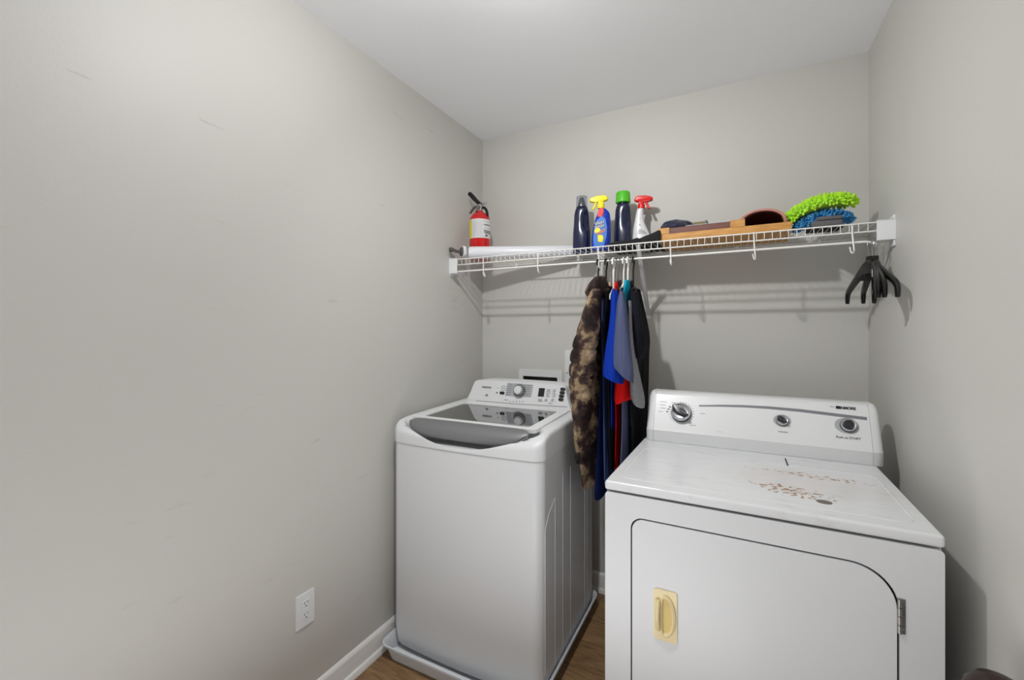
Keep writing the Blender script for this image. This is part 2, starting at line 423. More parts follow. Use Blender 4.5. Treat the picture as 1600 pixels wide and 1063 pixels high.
# lid
sl = math.atan(.008/.38)
lidm = Matrix.Translation((0, -.268, .9535+Zo)) @ Matrix.Rotation(sl, 4, 'X')
bm = B()
ring_plate(bm, rrect(-.290, .287, 0, .413, .02), rrect(-.246, .246, .034, .350, .012), -.004, .010, lidm)
e = [e for e in bm.edges if e.calc_face_angle(0) > 1]
bmesh.ops.bevel(bm, geom=e, offset=.004, segments=2, profile=.5, affect='EDGES', clamp_overlap=True)
lid = obj('lid', bm, 'plastic', wm)
bm = B(); prism(bm, rrect(-.247, .247, .033, .351, .012), .001, .0065, lidm)
g = obj('glass_pane', bm, 'darkglass', lid); g['label'] = 'dark tinted glass pane'
bm = B()                                  # silver front handle, curved down
nx, ny = 48, 12
def handle_pt(i, j):
    s = -1+2*i/nx; t = j/ny
    xx = s*(.264 + .012*math.sin(PI*t) - .030*t**3) - .004
    w_ = .5 + .5*(1-abs(s)**8)**.5
    a = t*R(80)
    y = .001 - .062*w_*math.sin(a) - .020*(1-w_)
    z = .010 - .050*(1-math.cos(a))/(1-math.cos(R(80)))*(.25+.75*w_) - .012*(1-w_)
    return lidm @ Vector((xx, y, z))
top = [[bm.verts.new(handle_pt(i, j)) for j in range(ny+1)] for i in range(nx+1)]
low = [[bm.verts.new(handle_pt(i, j) + Vector((0, .004 if j == ny else 0, -.010))) for j in range(ny+1)] for i in range(nx+1)]
for i in range(nx):
    for j in range(ny):
        bm.faces.new((top[i][j], top[i+1][j], top[i+1][j+1], top[i][j+1]))
        bm.faces.new((low[i][j], low[i][j+1], low[i+1][j+1], low[i+1][j]))
    bm.faces.new((top[i][ny], top[i+1][ny], low[i+1][ny], low[i][ny])); bm.faces.new((top[i][0], low[i][0], low[i+1][0], top[i+1][0]))
for j in range(ny):
    bm.faces.new((top[0][j], top[0][j+1], low[0][j+1], low[0][j])); bm.faces.new((top[nx][j], low[nx][j], low[nx][j+1], top[nx][j+1]))
o = obj('lid_handle', bm, 'silver', lid); o['label'] = 'silver grey lid front'
# console
cy0, cz0, cy1, cz1 = .152, .962+Zo, .180, 1.079+Zo
bm = B()
def console_outline(g=0):
    half = []
    n = 10
    pts = [(-.290, 0), (-.280, .012), (-.262, .055), (-.250, .092), (-.245, .104), (-.232, .113), (-.20, .1165), (-.1, .1185), (0, .119)]
    full = pts + [(-x, z) for x, z in pts[-2::-1]]
    return full
out = console_outline()
k_ = (cy1-cy0)/.117
def con_ring(yf, sc=1): return [(x*sc, (cy0+k_*h_*1.0)+yf, cz0+h_*(1 if sc == 1 else .985)) for x, h_ in out]
rings = [con_ring(.010), con_ring(.003), [(x*.990, cy0+k_*h_-.001, cz0+h_*.985) for x, h_ in out], [(x*.965, cy0+k_*h_, cz0+h_*.955) for x, h_ in out]]
rings = [[(x, .30, z-.004) for x, y, z in con_ring(0)], [(x, .18+k_*.05, z) for x, y, z in con_ring(0)]] + rings
loft(bm, rings)
console = obj('control_panel', bm, 'plastic', wm)
wR = Matrix.Translation((wx, wy, .022)) @ Matrix.Rotation(wrz, 4, 'Z')
pf = wR @ frame((0, cy0-.0005, cz0), (1, 0, 0), (0, cy1-cy0, cz1-cz0))
pn = pf.to_3x3() @ Vector((0, 0, 1)); po = pf.translation
def pc(u, v):                             # panel coordinates of a photo point
    q = pf.inverted() @ on_plane(u, v, po, pn); return q.x, q.y
def panel(pts, h, mtl, name, parent=console, h0=0, bevel=0):
    bm = B(); prism(bm, pts, h0-.001, h, pf, bevel); return obj(name, bm, mtl, parent, world=False) if False else _w(bm, mtl, name, parent)
def _w(bm, mtl, name, parent, r=wm): 
    mw = Matrix.Translation(r['_l']) @ Matrix.Rotation(r['_r'], 4, 'Z')
    bmesh.ops.transform(bm, matrix=mw.inverted(), verts=bm.verts)
    return obj(name, bm, mtl, parent)
def wtext(s, u, v, size, mtl='printed', **k):
    x, y = pc(u, v); return text('lettering', s, size, wR.inverted() @ pf @ Matrix.Translation((x, y, .0006)), mtl, console, world=False, **k)
# grey cycle field with the dial
q = [pc(793, 598.5), pc(833, 601.5), pc(829.5, 621), pc(789.5, 618.5)]
field = panel([q[3], q[2], q[1], q[0]], .0008, 'lightprint', 'cycle_field'); field['label'] = 'grey printed field around the dial'
bm = B()
for k in range(6):
    for (ua, ub) in ((794-k*.7, 801-k*.7), (819+.1*k, 830-k*.8)):
        v = 600.5+3.2*k + (1.5 if ua > 810 else 0)
        a = pc(ua, v); b = pc(ub, v+.5)
        box(bm, a[0], b[0], a[1]-.0012, a[1]+.0012, 0, .0013, 0, 1, pf)
_w(bm, 'printed', 'cycle_names', field)
def dial(u, v, r, h, mtls, parent, name='dial_knob'):
    x, y = pc(u, v); m_ = pf @ Matrix.Translation((x, y, 0))
    bm = B(); lathe(bm, [(r*1.0, 0), (r, h*.3), (r*.93, h*.5), (r*.80, h*.62)], 40, m_); k = _w(bm, mtls[0], name, parent)
    bm = B(); lathe(bm, [(r*.70, h*.5), (r*.64, h), (r*.58, h*1.08), (.0001, h*1.1)], 40, m_); c = _w(bm, mtls[1], 'dial_cap', k)
    bm = B(); box(bm, r*.70, r*.98, -.0012, .0012, h*.4, h*.55, 0, 1, m_ @ Matrix.Rotation(R(-20), 4, 'Z')); _w(bm, 'hangerwhite', 'pointer', k)
    return k
dial(812, 610.5, .031, .026, ('silver', 'plastic'), console)
def oval(u, v, w_, h_, mtl, name, hh=.002):
    x, y = pc(u, v); return panel(rrect(x-w_/2, x+w_/2, y-h_/2, y+h_/2, h_*.42), hh, mtl, name, bevel=.0006)
for (u, v) in ((879.5, 608.4), (878.5, 613.8), (877.4, 619.2), (876.5, 624.6)):
    oval(u, v, .0245, .0135, 'ink', 'push_button')['label'] = 'dark oval push button'
oval(784.5, 614.3, .026, .014, 'ink', 'push_button')['label'] = 'dark oval push button'
x, y = pc(787, 606.5); bm = B(); 
ring_plate(bm, [(x+.0125*math.cos(a*PI/16), y+.0125*math.sin(a*PI/16)) for a in range(32)], [(x+.0112*math.cos(a*PI/16), y+.0112*math.sin(a*PI/16)) for a in range(32)], -.0005, .0008, pf)
prism(bm, [(x-.003, y-.003), (x+.003, y-.003), (x, y+.0035)], -.0005, .0008, pf)
_w(bm, 'printed', 'start_button', console)
bm = B(); x, y = pc(776.5, 613.8); box(bm, x-.0035, x+.0035, y-.003, y+.003, -.0005, .0008, 0, 1, pf); _w(bm, 'ink', 'power_mark', console)
q = [pc(842.5, 606.5), pc(851.5, 607), pc(849.5, 620), pc(840.5, 619.5)]
panel([q[3], q[2], q[1], q[0]], .0015, 'ink', 'display_window')['label'] = 'black display window'
for (u, v) in ((848.5, 625.8), (858.5, 626.5), (868, 627)):
    oval(u, v, .0085, .0085, 'hangerwhite', 'round_button')
bm = B()
rnd = random.Random(3)
for k, v in enumerate((609, 611.5, 614.2, 617, 619.8)):
    for ua, ln in ((854.5-k*.5, 5+rnd.random()*3), (864-k*.3, 3.5+rnd.random()*2)):
        a = pc(ua, v); b = pc(ua+ln, v+.6); box(bm, a[0], b[0], a[1]-.0009, a[1]+.0009, -.0005, .0008, 0, 1, pf)
for ua in (841, 843.2, 845.2, 851.5, 853.5, 861.5, 863.5):
    a = pc(ua, 624.2); b = pc(ua+1.5, 624.3)
    for d in (0, .0045, .009): box(bm, a[0], b[0], a[1]-.001-d, a[1]+.001-d, -.0005, .0008, 0, 1, pf)
a = pc(857, 630.5); b = pc(863.5, 630.9); box(bm, a[0], b[0], a[1]-.001, a[1]+.001, -.0005, .0008, 0, 1, pf)
a = pc(788, 624.8); b = pc(794, 625.4); box(bm, a[0], b[0], a[1]-.0012, a[1]+.0012, -.0005, .0008, 0, 1, pf)
for ua in (797, 802, 807, 812, 817.5):
    a = pc(ua, 627.3); box(bm, a[0]-.0025, a[0]+.0025, a[1]-.003, a[1]+.001, -.0005, .0008, 0, 1, pf)
a = pc(778, 606.3); box(bm, a[0]-.004, a[0]+.003, a[1]-.001, a[1]+.001, -.0005, .0008, 0, 1, pf)
_w(bm, 'printed', 'button_legends', console)
wtext('INSIGNIA', 760.5, 605.5, .0125, 'printed', bold=.0004, squash=1.05)
bm = B(); x, y = pc(760.5, 617.5)
prism(bm, [(x-.011, y-.005), (x+.011, y-.005), (x+.004, y+.001), (x+.002, y+.006), (x-.002, y+.006), (x-.004, y+.001)], -.0005, .0008, pf)
_w(bm, 'printed', 'energy_mark', console)
bm = B(); a = pc(744, 626.3); b = pc(800, 630.8); c = pc(888, 636)
tube(bm, [pf @ Vector((a[0], a[1], 0)), pf @ Vector((b[0], b[1], 0)), pf @ Vector((c[0]-.005, c[1], 0))], .0016, 6)
_w(bm, 'lightprint', 'accent_line', console)

# drain pan
dp = thing('drain_pan', 'shallow white plastic drain pan under the washing machine', 'drain pan', (-.944, 1.70, 0))
def panring(g, z):
    return [(x, y, z) for x, y in rrect(-.349+g, .349-g, -.378+g, .378-g, .045, 8)]
bm = B()
loft(bm, [panring(.022, .001), panring(.008, .055), panring(.0, .058), panring(-.001, .064), panring(.003, .0665), panring(.008, .064), panring(.013, .056), panring(.026, .006)], True, True)
obj('pan', bm, 'tray', dp)
bm = B(); a = frame((-.30, -.378, 0), (1, 0, 0), (0, 0, 1))
loft(bm, [[(x, y+dy, z) for (y, z) in ((-.357, .003), (-.372, .056), (-.381, .060), (-.381, .0675), (-.376, .0695), (-.366, .0675), (-.362, .058))] for x, dy in ((-.268, 0), (.30, 0))])
obj('front_lip', bm, 'tray', dp)

# ================================================================ dryer
dx, dy, drz = .030, 1.588, R(-.8)
dr = thing('clothes_dryer', 'white front-loading clothes dryer with a rust-stained top and yellowed door handle', 'dryer', (dx, dy, 0), drz)
dR = Matrix.Translation((dx, dy, 0)) @ Matrix.Rotation(drz, 4, 'Z')
DW, DD = .364, .35
def dl(p): return dR.inverted() @ Vector(p)
bm = B(); box(bm, -DW, DW, -DD+.016, DD, .0, .868, .004)
cab = obj('cabinet', bm, 'enamel', dr)
door_l, door_r, door_t, door_b = -.291, .290, .810, .09
bm = B(); fr = frame((0, -DD+.016, 0), (1, 0, 0), (0, 0, 1))
ring_plate(bm, rrect(-DW, DW, .02, .868, .010, 6), rrect(door_l, door_r, door_b, door_t, (.03, .03, .088, .034), 12), 0, .016, fr)
e = [e for e in bm.edges if e.calc_face_angle(0) > 1 and all(v.co.y < -DD+.008 for v in e.verts)]
bmesh.ops.bevel(bm, geom=e, offset=.0055, segments=3, profile=.5, affect='EDGES', clamp_overlap=True)
obj('front_panel', bm, 'enamel', cab)
bm = B(); box(bm, door_l-.02, door_r+.02, -DD+.008, -DD+.015, door_b-.01, door_t+.01); obj('door_seal', bm, 'gap', cab)
bm = B(); g_ = .0045
prism(bm, rrect(door_l+g_, door_r-g_, door_b+g_, door_t-g_, (.027, .027, .084, .030), 12), .003, .0175, fr, .005, 3)
door = obj('door', bm, 'enamel', dr)
# handle: yellowed plate with a hollow grip
hx, hz = -.1975, .561
hf = frame((hx, -DD-.0015, hz), (1, 0, 0), (0, 0, 1))
bm = B(); prism(bm, rrect(-.030, .030, -.068, .068, .006), -.002, .004, hf, .002, 2)
hd = obj('handle', bm, 'cream', door); hd['label'] = 'yellowed plastic handle plate'
def ell(a, b, z, cx=0, n=32):
    out = []
    for k in range(n):
        c_, s_ = math.cos(2*PI*k/n), math.sin(2*PI*k/n)
        out.append((cx + (a*1.35*c_ if c_ > 0 else -a*.45*abs(c_)**.35), b*(abs(s_)**.9 if s_ > 0 else -abs(s_)**.9), z))
    return out
bm = B(); loft(bm, [ell(.021, .056, .003), ell(.020, .055, .009), ell(.0165, .051, .011), ell(.0135, .047, .009), ell(.012, .044, .0045)], False, False, hf)
tube(bm, [hf @ Vector(p) for p in ((-.018, -.040, .006), (-.019, -.02, .012), (-.0195, 0, .0135), (-.019, .02, .012), (-.018, .040, .006))], .0065, 10)
obj('grip', bm, 'cream', hd)
bm = B(); loft(bm, [ell(.0125, .0455, .0052), ell(.0125, .0455, .0046)], True, True, hf); obj('grip_hollow', bm, 'creamdark', hd)
# hinge
bm = B(); z0, z1 = .672, .748
for k in range(4):
    a = z0+(z1-z0)*k/4; tube(bm, [(.2905, -DD-.002, a+.0008), (.2905, -DD-.002, a+(z1-z0)/4-.0008)], .0042, 10)
box(bm, .286, .300, -DD-.0015, -DD+.001, z0, z1, .0006)
for k in (.15, .5, .85): 
    t_ = frame((.2965, -DD-.0015, z0+(z1-z0)*k), (1, 0, 0), (0, 0, 1)); lathe(bm, [(.003, 0), (.0026, .0014), (.0001, .0018)], 12, t_)
obj('hinge', bm, 'steel', door)
# top panel
bm = B(); box(bm, -DW-.001, DW+.001, -DD-.002, DD, .8735, .900, .007, 3)
tube(bm, [(x, y, .8979) for x, y in rrect(-.333, .333, -.305, .055, .035, 6)], .0036, 8, closed=True)
top_p = obj('top_panel', bm, 'stained', dr)
bm = B(); box(bm, .105, .345, .075, .166, .899, .9022, .0012); box(bm, .125, .325, .098, .145, .9020, .9030, .0005)
lint = obj('lint_filter_cover', bm, 'stained', top_p)
bm = B(); p0, p1 = dl(on_plane(1227, 718, (0, 0, .9005), Vector((0, 0, 1)))), dl(on_plane(1231, 728, (0, 0, .9005), Vector((0, 0, 1))))
tube(bm, [(p0.x, p0.y, .9022), (p1.x, p1.y, .9022)], .0022, 6); obj('lint_slot', bm, 'gap', lint)
bm = B(); p0 = dl(on_plane(1288, 785, (0, 0, .9), Vector((0, 0, 1)))); lathe(bm, [(.017, .8995), (.017, .9008), (.016, .9011), (.0001, .9011)], 28, Matrix.Translation((p0.x, p0.y, 0)), 1, .85)
o = obj('round_patch', bm, mat('grey_brown_patch', (112, 104, 98), .6, var=.15, vscale=120), top_p); o['label'] = 'dull grey-brown round patch on the top'
# console
prof = [(.177, .9005), (.1745, .906), (.170, .945), (.1735, .951), (.235, 1.072), (.244, 1.083), (.262, 1.089), (.30, 1.088), (.335, 1.075), (.34, 1.05), (.34, .9005)]
def cprof(x, s=1, dz=0):
    b = (.29, .9005)
    return [(x, b[0]+(y-b[0])*s, b[1]+(z-b[1])*(s if z > .95 else 1)-dz) for y, z in prof]
bm = B(); loft(bm, [cprof(-.3225), cprof(.3515)])
dcon = obj('control_panel', bm, 'plastic', dr)
for sgn, xa in ((-1, -.3232), (1, .3522)):
    bm = B()
    loft(bm, [cprof(xa + sgn*d, s) for d, s in ((0, 1.004), (.012, 1.0), (.020, .975), (.0255, .93), (.0285, .86), (.0295, .78))])
    obj('end_cap', bm, 'plastic', dcon)
dpf = dR @ frame((0, .1735, .951), (1, 0, 0), (0, .0615, .121)); dpn = dpf.to_3x3() @ Vector((0, 0, 1)); dpo = dpf.translation
def dc(u, v): q = dpf.inverted() @ on_plane(u, v, dpo, dpn); return q.x, q.y
def dw(bm, mtl, name, parent): 
    bmesh.ops.transform(bm, matrix=dR.inverted(), verts=bm.verts); return obj(name, bm, mtl, parent)
def dtext(s, u, v, size, mtl='ink', **k):
    x, y = dc(u, v); return text('lettering', s, size, dR.inverted() @ dpf @ Matrix.Translation((x, y, .0006)), mtl, dcon, world=False, **k)
# grey stripe
tp = [dc(u, v) for u, v in ((1092, 633.5), (1125, 632.7), (1160, 633.2), (1200, 635.2), (1250, 639.5), (1300, 645.6), (1354.5, 652.2))]
bt = [dc(u, v) for u, v in ((1092, 635.5), (1125, 635.8), (1160, 636.8), (1200, 639.2), (1250, 644.0), (1300, 650.2), (1354.5, 657.0))]
bm = B(); prism(bm, bt + tp[::-1], -.0005, .0007, dpf); dw(bm, 'printed', 'stripe', dcon)['label'] = 'grey curved stripe'
# knobs
def dknob(u, v, r, name, style, lab):
    x, y = dc(u, v); m_ = dpf @ Matrix.Translation((x, y, 0))
    bm = B(); lathe(bm, [(r, 0), (r, r*.22), (r*.94, r*.3)], 40, m_); k = dw(bm, 'knobdark', name, dcon); k['label'] = lab
    bm = B(); lathe(bm, [(r*.95, r*.2), (r*.93, r*.55), (r*.80, r*.72), (r*.74, r*.70)], 40, m_); dw(bm, 'chrome', 'rim', k)
    if style == 'grip':
        n = 24; pts = []
        for i in range(n):
            a = 2*PI*i/n; pts.append((r*.90*math.cos(a), r*.34*math.sin(a)*(1-.35*math.cos(a))))
        m2 = m_ @ Matrix.Rotation(R(-32), 4, 'Z')
        bm = B(); prism(bm, pts, r*.4, r*1.15, m2, r*.12, 3); dw(bm, 'knobdark', 'grip', k)
        bm = B(); box(bm, r*.2, r*.75, -r*.02, r*.02, r*1.13, r*1.17, 0, 1, m2); dw(bm, 'lightprint', 'pointer', k)
    else:
        bm = B(); lathe(bm, [(r*.62, r*.5), (r*.62, r*.95), (r*.55, r*1.05), (.0001, r*1.0)], 32, m_); dw(bm, 'knobdark', 'button_cap', k)
    return k
dknob(1064.5, 645.5, .037, 'timer_knob', 'grip', 'chrome-rimmed timer knob with a dark grip')
dknob(1222, 657.5, .0195, 'volume_knob', 'grip', 'small chrome-rimmed knob')
dknob(1325, 665.5, .0225, 'start_button', 'button', 'dark round start button in a chrome ring')
for u, v, r in ((1222, 657.5, .027), (1323, 665.5, .033)):
    x, y = dc(u, v); bm = B(); lathe(bm, [(r, -.0005), (r, .0008), (.0001, .0010)], 36, dpf @ Matrix.Translation((x, y, 0)), 1, .8); dw(bm, 'lightprint', 'dial_print', dcon)
# printed ticks around the timer
bm = B(); x0, y0 = dc(1064.5, 645.5)
for k in range(26):
    a = 2*PI*k/26; rr = .044; 
    box(bm, -.0035, .0015, -.0008, .0008, -.0005, .0007, 0, 1, dpf @ Matrix.Translation((x0+rr*math.cos(a), y0+rr*math.sin(a), 0)) @ Matrix.Rotation(a, 4, 'Z'))
for (u, v, wd) in ((1037, 628, .026), (1036, 633, .022), (1036, 638, .022), (1033, 643, .020), (1053, 629.5, .016), (1098, 633.8, .020), (1098, 646.5, .018), (1083, 665, .024)):
    x, y = dc(u, v); 
    for q in range(int(wd/.0036)): box(bm, x-wd/2+q*.0036, x-wd/2+q*.0036+.0026, y-.0011, y+.0011, -.0005, .0007, 0, 1, dpf)
dw(bm, 'printed', 'timer_legends', dcon)
bm = B()
for (u, v) in ((1046.5, 636), (1044.5, 639.5), (1042.5, 643.5)):
    x, y = dc(u, v); box(bm, x-.003, x+.003, y-.0022, y+.0022, -.0005, .0008, 0, 1, dpf)
dw(bm, 'ink', 'cycle_marks', dcon)
dtext('KENMORE', 1321.5, 638.2, .0125, 'ink', bold=.0006, squash=.92)
bm = B(); x, y = dc(1309.3, 636.9); box(bm, x-.006, x+.006, y-.0048, y+.0048, -.0005, .0009, 0, 1, dpf); dw(bm, 'ink', 'logo_block', dcon)
bm = B(); x, y = dc(1301, 636); [box(bm, x-.007+q*.004, x-.0045+q*.004, y-.0013, y+.0013, -.0005, .0008, 0, 1, dpf) for q in range(3)]; dw(bm, 'printed', 'series_mark', dcon)
dtext('Push to START', 1325.5, 684.8, .0105, 'ink')
dtext('Volume', 1223, 675.2, .0095, 'printed')
# dent with a little scuff in the panel
x, y = dc(1125, 674); bm = B(); lathe(bm, [(.012, -.001), (.009, .0012), (.003, .0020), (.0001, .0021)], 20, dpf @ Matrix.Translation((x, y, 0)), 1.5, .35); dw(bm, 'plastic', 'dent', dcon)

# ================================================================ outlets and the washer water box
def outlet_plate(name, label, mtx, w_=.070, h_=.115):
    loc = mtx.translation; t = thing(name, label, 'electrical outlet', tuple(loc)); m0 = mtx.copy(); m0.translation = (0, 0, 0)
    bm = B(); prism(bm, rrect(-w_/2, w_/2, -h_/2, h_/2, .003, 3), 0, .006, m0, .0025, 2); pl = obj('cover_plate', bm, 'plastic', t)
    bm = B(); prism(bm, rrect(-.0165, .0165, -.033, .033, .002, 3), .005, .0075, m0, .0006, 1)
    rc = obj('receptacle', bm, 'plastic', t)
    bm = B()
    for cy in (.0195, -.0195):
        box(bm, -.0075, -.0055, cy+.001, cy+.009, .0070, .0078, 0, 1, m0); box(bm, .0055, .0075, cy+.002, cy+.008, .0070, .0078, 0, 1, m0)
        lathe(bm, [(.0024, .0070), (.0024, .0078), (.0001, .0078)], 12, m0 @ Matrix.Translation((0, cy-.007, 0)))
    obj('sockets', bm, 'gap', rc)
    bm = B(); box(bm, -.006, .006, .0012, .0048, .0070, .0084, .0004, 1, m0); box(bm, -.006, .006, -.0048, -.0012, .0070, .0084, .0004, 1, m0); obj('test_button', bm, 'plastic', rc)
    return t
outlet_plate('wall_outlet', 'white rectangular outlet plate with two sockets low on the left wall', frame((XL, 1.009, .371), (0, 1, 0), (0, 0, 1)))
t = thing('wall_plate', 'tall blank white plate with a screw beside the water box, behind the camouflage jacket', 'wall plate', (-.782, YB, 1.15))
bm = B(); fr = frame((0, 0, 0), (1, 0, 0), (0, 0, 1)); prism(bm, rrect(-.030, .05, -.10, .075, .003, 3), 0, .006, fr, .002, 2); obj('cover_plate', bm, 'plastic', t)
bm = B(); lathe(bm, [(.004, .005), (.0038, .0072), (.0001, .0076)], 14, fr @ Matrix.Translation((-.018, -.045, 0))); obj('screw', bm, 'steel', t)
t = thing('washer_outlet_box', 'white recessed water box in the back wall behind the washing machine', 'water box', (-.9575, YB, 1.03))
bm = B(); fr = frame((0, 0, 0), (1, 0, 0), (0, 0, 1))
ring_plate(bm, rrect(-.127, .130, -.08, .083, .004, 4), rrect(-.102, .102, -.039, .0465, .003, 4), 0, .007, fr)
obj('flange', bm, 'plastic', t)
bm = B(); box(bm, -.102, .102, .085, .0875, -.039, .051)
for q in ((-.1025, -.1, 0, .087, -.039, .051), (.1, .1025, 0, .087, -.039, .051), (-.102, .102, 0, .087, -.0395, -.038)): box(bm, *q)
obj('recess', bm, 'greydark', t)
for sx in (-.05, .05):
    bm = B(); lathe(bm, [(.012, 0), (.012, .03), (.008, .035), (.008, .05)], 16, Matrix.Translation((sx, .05, -.038))); obj('valve', bm, 'steel', t)

# ================================================================ wire shelf
YS, ZS = 1.870, 1.6965
sh = thing('wire_shelf', 'long white wire shelf with a hanging rod spanning between the side walls', 'wire shelf', (-.43, YS, ZS))
def s(p): return Vector(p) - Vector((-.43, YS, ZS))
bm = B()
n = 70
for k in range(n):
    x = XL + .020 + (XR-XL-.04)*k/(n-1)
    tube(bm, [s(p) for p in ((x, YB-.008, ZS+.003), (x, YS+.008, ZS+.003), (x, YS+.001, ZS+.0005), (x, YS-.0022, ZS-.006), (x, YS-.0022, ZS-.0285))], .00125, 6)
for y in (YB-.010, YS+.16): tube(bm, [s((XL+.004, y, ZS-.001)), s((XR-.004, y, ZS-.001))], .003, 8)
obj('deck_wires', bm, 'wire', sh)
bm = B()
for y, z, r in ((YS, ZS, .0027), (YS, ZS-.029, .0027)): tube(bm, [s((XL+.004, y, z)), s((XR-.004, y, z))], r, 10)
obj('front_rods', bm, 'wire', sh)
ZR, YR = 1.6325, 1.868
bm = B()
tube(bm, [s(p) for p in ((XL+.02, YR, ZR), (-.4, YR, ZR), (.385, YR, ZR+.001), (.405, YR+.002, ZR-.002), (.42, YR+.012, ZR-.006), (.43, YR+.03, ZR-.008))], .0043, 12); obj('hanging_rod', bm, 'wire', sh)
for hxk in (-1.12, -.824, -.534, -.237, .06, .355):
    bm = B(); x = hxk
    pts = smooth([(x-.004, YS-.005, ZS-.004), (x-.003, YS-.005, ZS-.04), (x, YR-.008, ZR-.02), (x+.001, YR-.004, ZR-.030), (x, YR+.006, ZR-.0345), (x-.004, YR+.014, ZR-.028), (x-.008, YR+.013, ZR-.010)], 5)
    tube(bm, [s(p) for p in pts], .0026, 8); obj('rod_hook', bm, 'wire', sh)
for sgn, xw in ((1, XL), (-1, XR)):
    bm = B(); x0, x1 = (xw, xw+.006) if sgn > 0 else (xw-.006, xw)
    box(bm, x0, x1, YS-.012, YS+.03, 1.612, 1.716 if sgn < 0 else 1.706, .002)
    y0 = YS-.014
    xo = xw + sgn*.050
    a, b = min(xw, xo), max(xw, xo)
    box(bm, a, b, y0, y0+.003, 1.632 if sgn < 0 else 1.622, 1.702, .001); box(bm, a, b, y0, y0+.045, 1.6985, 1.7015, .001); box(bm, a, b, y0, y0+.045, 1.622 if sgn > 0 else 1.632, 1.6245 if sgn > 0 else 1.6345, .001)
    bmesh.ops.translate(bm, vec=-Vector((-.43, YS, ZS)), verts=bm.verts)
    obj('end_bracket', bm, 'plastic', sh)
bm = B()
p0, p1 = Vector((-.371, YS+.004, ZS-.006)), Vector((-.383, YB-.003, 1.402))
d = (p1-p0).normalized(); m_ = frame(p0, (1, 0, 0), d); L_ = (p1-p0).length
box(bm, -.009, .009, 0, L_, -.001, .001, 0, 1, m_); box(bm, -.009, -.0075, 0, L_, -.001, .010, 0, 1, m_); box(bm, .0075, .009, 0, L_, -.001, .010, 0, 1, m_)
box(bm, p1.x-.010, p1.x+.010, YB-.006, YB, 1.385, 1.425, .002)
lathe(bm, [(.005, 0), (.004, .003), (.0001, .004)], 12, frame((p1.x, YB-.006, 1.40), (1, 0, 0), (0, 0, 1)))
bmesh.ops.translate(bm, vec=-Vector((-.43, YS, ZS)), verts=bm.verts)
obj('diagonal_brace', bm, 'plastic', sh)
for x in (-1.1, -.72, .0, .30):
    bm = B(); box(bm, x-.008, x+.008, YB-.014, YB, ZS-.008, ZS+.009, .002); bmesh.ops.translate(bm, vec=-Vector((-.43, YS, ZS)), verts=bm.verts); obj('wall_clip', bm, 'plastic', sh)
SZ = ZS+.0045                             # top of the deck wires

# ================================================================ fire extinguisher
ex, ey = -1.221, 1.992
fe = thing('fire_extinguisher', 'red fire extinguisher with a black lever standing at the left end of the shelf', 'fire extinguisher', (ex, ey, SZ), R(-5))
bm = B(); lathe(bm, [(.045, 0), (.054, .003), (.056, .010), (.056, .205), (.053, .226), (.044, .243), (.030, .254), (.017, .259), (.015, .270)], 48)
obj('cylinder', bm, 'glossred', fe)
fa = R(-53.5)                               # direction the label faces
bm = B(); n = 40
def arc(r, a0, a1, z0, z1, n=40):
    bm = B(); rows = [[Vector((r*math.cos(a0+(a1-a0)*k/n), r*math.sin(a0+(a1-a0)*k/n), z)) for k in range(n+1)] for z in (z0, z1)]
    vs = [[bm.verts.new(p) for p in q] for q in rows]
    for k in range(n): bm.faces.new((vs[0][k], vs[0][k+1], vs[1][k+1], vs[1][k]))
    return bm
LZ0, LZ1 = W(750, 371.5, 1.945).z-SZ, W(750, 341.5, 1.945).z-SZ
lab = obj('label', arc(.0565, fa-R(96), fa+R(84), LZ0, LZ1), 'paper', fe)
obj('instruction_panel', arc(.0568, fa-R(94), fa-R(48), LZ0+.002, LZ1-.002), 'labelyellow', lab)
bm = B()
for k in range(13):
    z = LZ0+.008+k*(LZ1-LZ0-.016)/13
    t_ = arc(.0569, fa-R(42), fa+R(10 if k % 3 else 50), z, z+.0020, 16); me_ = bpy.data.meshes.new('x'); t_.to_mesh(me_); t_.free(); bm.from_mesh(me_); bpy.data.meshes.remove(me_)
obj('printed_lines', bm, 'lightprint', lab)
bm = B()
for z, a0, a1, hh in ((LZ0+.068, 44, 84, .004), (LZ0+.036, 40, 88, .004), (LZ0+.029, 44, 88, .004), (LZ0+.022, 48, 88, .003), (LZ0+.010, 50, 64, .007)):
    t_ = arc(.0570, fa+R(a0-20), fa+R(a1-20), z, z+hh, 16); me_ = bpy.data.meshes.new('x'); t_.to_mesh(me_); t_.free(); bm.from_mesh(me_); bpy.data.meshes.remove(me_)
obj('rating_text', bm, 'ink', lab)
bm = B(); lathe(bm, [(.014, .262), (.016, .268), (.016, .290), (.012, .296)], 20); box(bm, -.014, .014, -.010, .010, .285, .303, .003)
valve = obj('valve', bm, 'chrome', fe)
bm = B(); lathe(bm, [(.012, 0), (.012, .008), (.0001, .009)], 20, frame((.0, -.012, .281), (1, 0, 0), (0, 0, 1))); obj('pressure_gauge', bm, 'steel', valve)
bm = B(); tube(bm, smooth([(.012, 0, .300), (-.010, 0, .312), (-.035, 0, .336), (-.060, 0, .362), (-.072, 0, .372)], 4), [.008]*4+[.011]*4+[.0125]*4+[.012]*4+[.008], 12); o = obj('lever', bm, 'blackplastic', fe)
bm = B(); tube(bm, smooth([(.006, 0, .292), (-.022, 0, .296), (-.046, 0, .285), (-.062, 0, .268), (-.066, 0, .262)], 4), .0095, 10, flat=.55); obj('carry_handle', bm, 'steel', fe)
bm = B(); tube(bm, [(.012, 0, .297), (.034, -.004, .300)], .0022, 6); tube(bm, [Vector((.040, -.004, .300)) + Vector((.008*math.cos(a*PI/8), 0, .008*math.sin(a*PI/8))) for a in range(16)], .0012, 6, closed=True); obj('safety_pin', bm, 'steel', fe)
